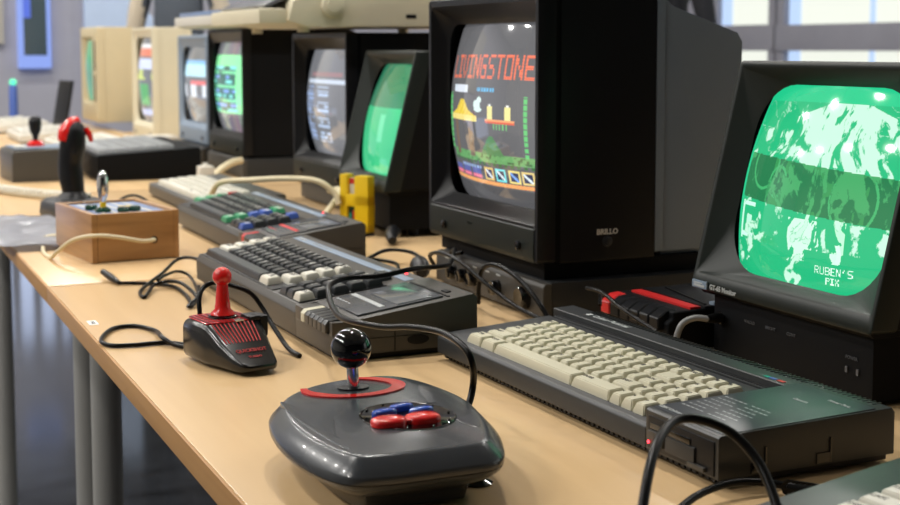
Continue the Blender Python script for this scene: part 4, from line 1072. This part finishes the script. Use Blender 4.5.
# plastic sheet hanging over the edge
M['paper'].node_tree.nodes['Principled BSDF'].inputs['Roughness'].default_value = .3
bm = bmesh.new(); nx, ny = 34, 16; V = []
for i in range(nx+1):
    row = []
    for j in range(ny+1):
        u, v = i/nx, j/ny
        x = -2.86+.44*u; y = -.025+.135*v+.01*math.sin(u*7)
        z = TZ+.004+.010*fbm(u*6, v*4, 3)+.004*abs(math.sin(u*14+v*3))
        row.append(bm.verts.new((x, y, z)))
    V.append(row)
for i in range(nx):
    for j in range(ny): bm.faces.new((V[i][j], V[i+1][j], V[i+1][j+1], V[i][j+1]))
r = bmesh.ops.solidify(bm, geom=bm.faces[:], thickness=.0006)
me = bpy.data.meshes.new('plastic_sheet'); bm.to_mesh(me); bm.free(); me.materials.append(M['paper']); me.polygons.foreach_set('use_smooth', [True]*len(me.polygons))
o = bpy.data.objects.new('plastic_sheet', me); COL.objects.link(o); tag(o, 'crumpled pale plastic sheet lying at the table edge behind the wooden box', 'sheet')

# far end clutter
def keyboard_blob(name, label, loc, rotz, w, d, h, case, km='pale'):
    return plain_computer(name, label, loc, rotz, case, [km, 'ink'], W=w, D=d)
plain_computer('home_computer', 'cream computer in front of the cream monitor with the cartoon picture', (-4.58, .40, TZ), .03, 'pale', ['kwhite', 'ink'], W=.44, D=.20)
plain_computer('home_computer', 'pale grey computer beside the tan machine', (-5.22, .33, TZ), .0, 'pale', ['pale', 'ink'], W=.42, D=.22)
plain_computer('home_computer', 'white computer at the far end of the table row, left edge of the photo', (-5.88, .28, TZ), .0, 'pale', ['kwhite', 'ink'], W=.46, D=.24)
t = thing('black_tablet', 'black upright tablet propped before the tan machine', 'tablet', (-5.765, .54, TZ), .2)
m = MB(); m.prism([(0, .03), (.012, .03), (.045, .21), (.033, .21)], -.07, .07, 'x', .003); m.build('slab', 'black', t)
m = MB(); m.box(-.08, .08, -.03, .08, 0, .031, .004); m.build('stand', 'black', t)
t = thing('table_lamp', 'blue desk lamp with a small green light at the far left', 'lamp', (-6.46, .45, TZ))
m = MB(); m.lathe([(.04, 0), (.04, .01), (.020, .02), (.018, .17), (.014, .18)], 0, 0, 20); m.build('body', 'kblue', t)
m = MB(); m.ball((0, 0, .19), .015, seg=20); part(m.build('bulb', emit('green_bulb', (.1, .95, .5), 1.2), t), 'glowing green bulb')
cable('thin pale cord curled on the far table among the cream machines', [(-4.50, .66, .004), (-4.42, .62, .02), (-4.40, .54, .03), (-4.46, .50, .02), (-4.52, .44, .004)], .006, 'cablecream')

m = MB(); pts = [(-3.46, .035), (-3.42, .08), (-3.34, .115), (-3.26, .155), (-3.20, .195), (-3.14, .24)]
P_ = [Vector((x, y, TZ+.012)) for x, y in pts]; cp = []
for a_, b_ in zip(P_, P_[1:]):
    for q in range(6):
        c_ = a_.lerp(b_, q/6); d_ = (b_-a_).normalized(); n_ = Vector((-d_.y, d_.x, 0))
        for w_ in range(6):
            an = 2*PI*w_/6; cp.append(c_+d_*(w_/6*.014)+n_*.010*math.cos(an)+Vector((0, 0, .0085*math.sin(an))))
m.tube(cp, .0032, 6, smooth=False)
tag(m.build('coiled_cord', 'kwhite', None, 60), 'white coiled cord lying in front of the black and red flight stick base', 'cord')
def mouse(label, x, y, rz, mat='pale'):
    t = thing('mouse', label, 'mouse', (x, y, TZ), rz)
    m = MB(); m.loft([[(px, py, z) for px, py in rrect(w, d, min(w, d)*.42)] for w, d, z in ((.052, .088, 0), (.058, .094, .006), (.058, .094, .018), (.046, .078, .030), (.022, .044, .0345))]); m.build('shell', mat, t, 60)
    m = MB(); m.box(-.022, -.001, .018, .040, .022, .0315, .002); m.build('button', mat, t)
mouse('pale mouse lying before the flat box of the grey monitor', -4.33, .56, .4)
mouse('cream mouse lying beside the cream cartoon monitor', -4.80, .66, -.3, 'creamcase')
t = thing('external_drive', 'pale external drive box beside the cream mouse on the far table', 'drive', (-4.72, .60, TZ), .1)
m = MB(); m.box(0, .10, 0, .16, 0, .05, .004); m.build('housing', 'pale', t)
m = MB(); m.box(.099, .1015, .02, .12, .022, .030, .0008); m.build('slot', 'black', t)
mouse('white mouse right of the farthest white computer', -5.76, .42, .2, 'kwhite')

# ------------------------------------------------------------------ people behind the rows of tables
M['skin'] = plastic('skin', (.45, .26, .18), .55, bump=.05)
M['hair'] = plastic('dark_hair', (.03, .02, .015), .6)
M['clothd'] = plastic('black_jacket_cloth', (.012, .013, .018), .85, bump=.3, bscale=300)
M['clothg'] = plastic('slate_shirt_cloth', (.07, .085, .11), .85, bump=.3, bscale=300)
M['clothr'] = plastic('red_scarf_cloth', (.45, .03, .03), .8, bump=.3, bscale=300)
M['trous'] = plastic('dark_trouser_cloth', (.02, .024, .035), .85, bump=.3, bscale=300)
M['shoe'] = plastic('black_shoe', (.01, .01, .01), .4)
M['sleeve'] = plastic('cream_sleeve_cloth', (.55, .48, .38), .8, bump=.3, bscale=300)
def person(label, loc, rz, top, sleeve, scarf=None, H=1.74):
    k = H/1.74
    J = {}; V = []; R = []; E = []
    def v(n, x, y, z, r, link=None):
        J[n] = len(V); V.append((x*k, y*k, z*k)); R.append(r*k)
        if link is not None: E.append((J[link], J[n]))
    v('pelvis', 0, 0, .93, .125); v('belly', 0, -.005, 1.08, .115, 'pelvis'); v('chest', 0, 0, 1.25, .135, 'belly'); v('top', 0, .01, 1.40, .10, 'chest')
    v('neck', 0, .005, 1.50, .052, 'top'); v('jaw', 0, -.015, 1.57, .062, 'neck'); v('head', 0, -.01, 1.65, .082, 'jaw'); v('crown', 0, 0, 1.71, .055, 'head')
    for s, n in ((1, 'l'), (-1, 'r')):
        v(n+'sh', s*.165, .01, 1.40, .058, 'top'); v(n+'up', s*.20, .015, 1.27, .050, n+'sh'); v(n+'el', s*.225, .03, 1.13, .041, n+'up')
        v(n+'fo', s*.215, -.05, 1.03, .037, n+'el'); v(n+'wr', s*.20, -.13, .95, .026, n+'fo'); v(n+'pa', s*.19, -.18, .91, .030, n+'wr')
        for q in range(4):
            v(n+'f%d' % q, s*(.165+.017*q), -.225-.004*(q in (1, 2)), .885, .0095, n+'pa'); v(n+'g%d' % q, s*(.165+.017*q), -.250-.006*(q in (1, 2)), .862, .008, n+'f%d' % q)
        v(n+'t', s*.155, -.195, .895, .011, n+'pa'); v(n+'u', s*.14, -.22, .885, .009, n+'t')
        v(n+'hip', s*.095, 0, .86, .095, 'pelvis'); v(n+'th', s*.105, -.005, .68, .080, n+'hip'); v(n+'kn', s*.11, -.01, .49, .055, n+'th')
        v(n+'ca', s*.112, .015, .33, .052, n+'kn'); v(n+'an', s*.112, .02, .09, .036, n+'ca'); v(n+'ft', s*.118, -.05, .045, .036, n+'an'); v(n+'to', s*.125, -.14, .035, .030, n+'ft')
    me = bpy.data.meshes.new('sk'); me.from_pydata(V, E, []); ob = bpy.data.objects.new('sk', me); COL.objects.link(ob)
    sk = ob.modifiers.new('skin', 'SKIN'); sb = ob.modifiers.new('sub', 'SUBSURF'); sb.levels = 2; sb.render_levels = 2
    if not me.skin_vertices: me.skin_vertices.data
    for i, r in enumerate(R): me.skin_vertices[0].data[i].radius = (r, r*(.72 if i in (J['pelvis'], J['belly'], J['chest'], J['top']) else 1))
    me.skin_vertices[0].data[0].use_root = True
    dg = bpy.context.evaluated_depsgraph_get(); dg.update()
    bm_ = bpy.data.meshes.new_from_object(ob.evaluated_get(dg)); bpy.data.objects.remove(ob)
    for mt in ('skin', top, sleeve, 'trous', 'shoe'): bm_.materials.append(M[mt])
    for p in bm_.polygons:
        c = p.center/k; x, y, z = abs(c.x), c.y, c.z
        if z > 1.475: i = 0
        elif y < -.115 and z > .80 or (x > .14 and y < -.10 and z > .8): i = 0
        elif x > .165 and z > .95: i = 2
        elif z > .90: i = 1
        elif z > .085: i = 3
        else: i = 4
        p.material_index = i; p.use_smooth = True
    t = thing('person', label, 'person', loc, rz)
    b = bpy.data.objects.new('body', bm_); COL.objects.link(b); b.parent = t
    lo = min(v_.co.z for v_ in bm_.vertices); b.location.z = -lo
    m = MB(); m.ball((0, .012*k, 1.675*k-lo), .092*k, 1, 1.02, .95, 28)
    for f in [f for f in m.bm.faces if f.calc_center_median().z < 1.60*k-lo or (f.calc_center_median().y < -.045*k and f.calc_center_median().z < 1.71*k-lo)]: m.bm.faces.remove(f)
    m.build('hair', 'hair', t, 60)
    for s in (-1, 1):
        m = MB(); m.ball((s*.031*k, -.088*k, 1.635*k-lo), .011*k, seg=12); part(m.build('eye', 'kwhite', t), 'white of the eye')
        m = MB(); m.ball((s*.086*k, 0, 1.625*k-lo), .024*k, .4, .7, 1.2, 12); m.build('ear', 'skin', t)
    m = MB(); m.loft([[(-.014*k, -.080*k, 1.592*k-lo), (.014*k, -.080*k, 1.592*k-lo), (0, -.108*k, 1.595*k-lo)], [(-.006*k, -.085*k, 1.635*k-lo), (.006*k, -.085*k, 1.635*k-lo), (0, -.092*k, 1.635*k-lo)]]); m.build('nose', 'skin', t)
    m = MB(); m.box(-.022*k, .022*k, -.083*k, -.074*k, 1.568*k-lo, 1.576*k-lo, .003); m.build('mouth', 'clothr', t)
    if scarf:
        m = MB(); m.tube([(.055*k*math.cos(a)*1.25, .055*k*math.sin(a)*1.25, 1.475*k-lo+.01*math.sin(a)) for a in [2*PI*q/12 for q in range(13)]], .026*k, 10); m.tube([(.04*k, -.075*k, 1.46*k-lo), (.055*k, -.115*k, 1.36*k-lo), (.05*k, -.125*k, 1.22*k-lo)], .024*k, 10, flat=.6)
        part(m.build('scarf', scarf, t), 'red scarf')
    return t
person('person in a black jacket and red scarf, standing behind the adventure game monitor', (-5.52, 3.15, 0), -2.6+PI, 'clothd', 'clothd', 'clothr')
person('person in a slate shirt with cream sleeves, standing behind the cream monitors', (-6.62, 1.22, 0), 1.2, 'clothg', 'sleeve', None, 1.70)
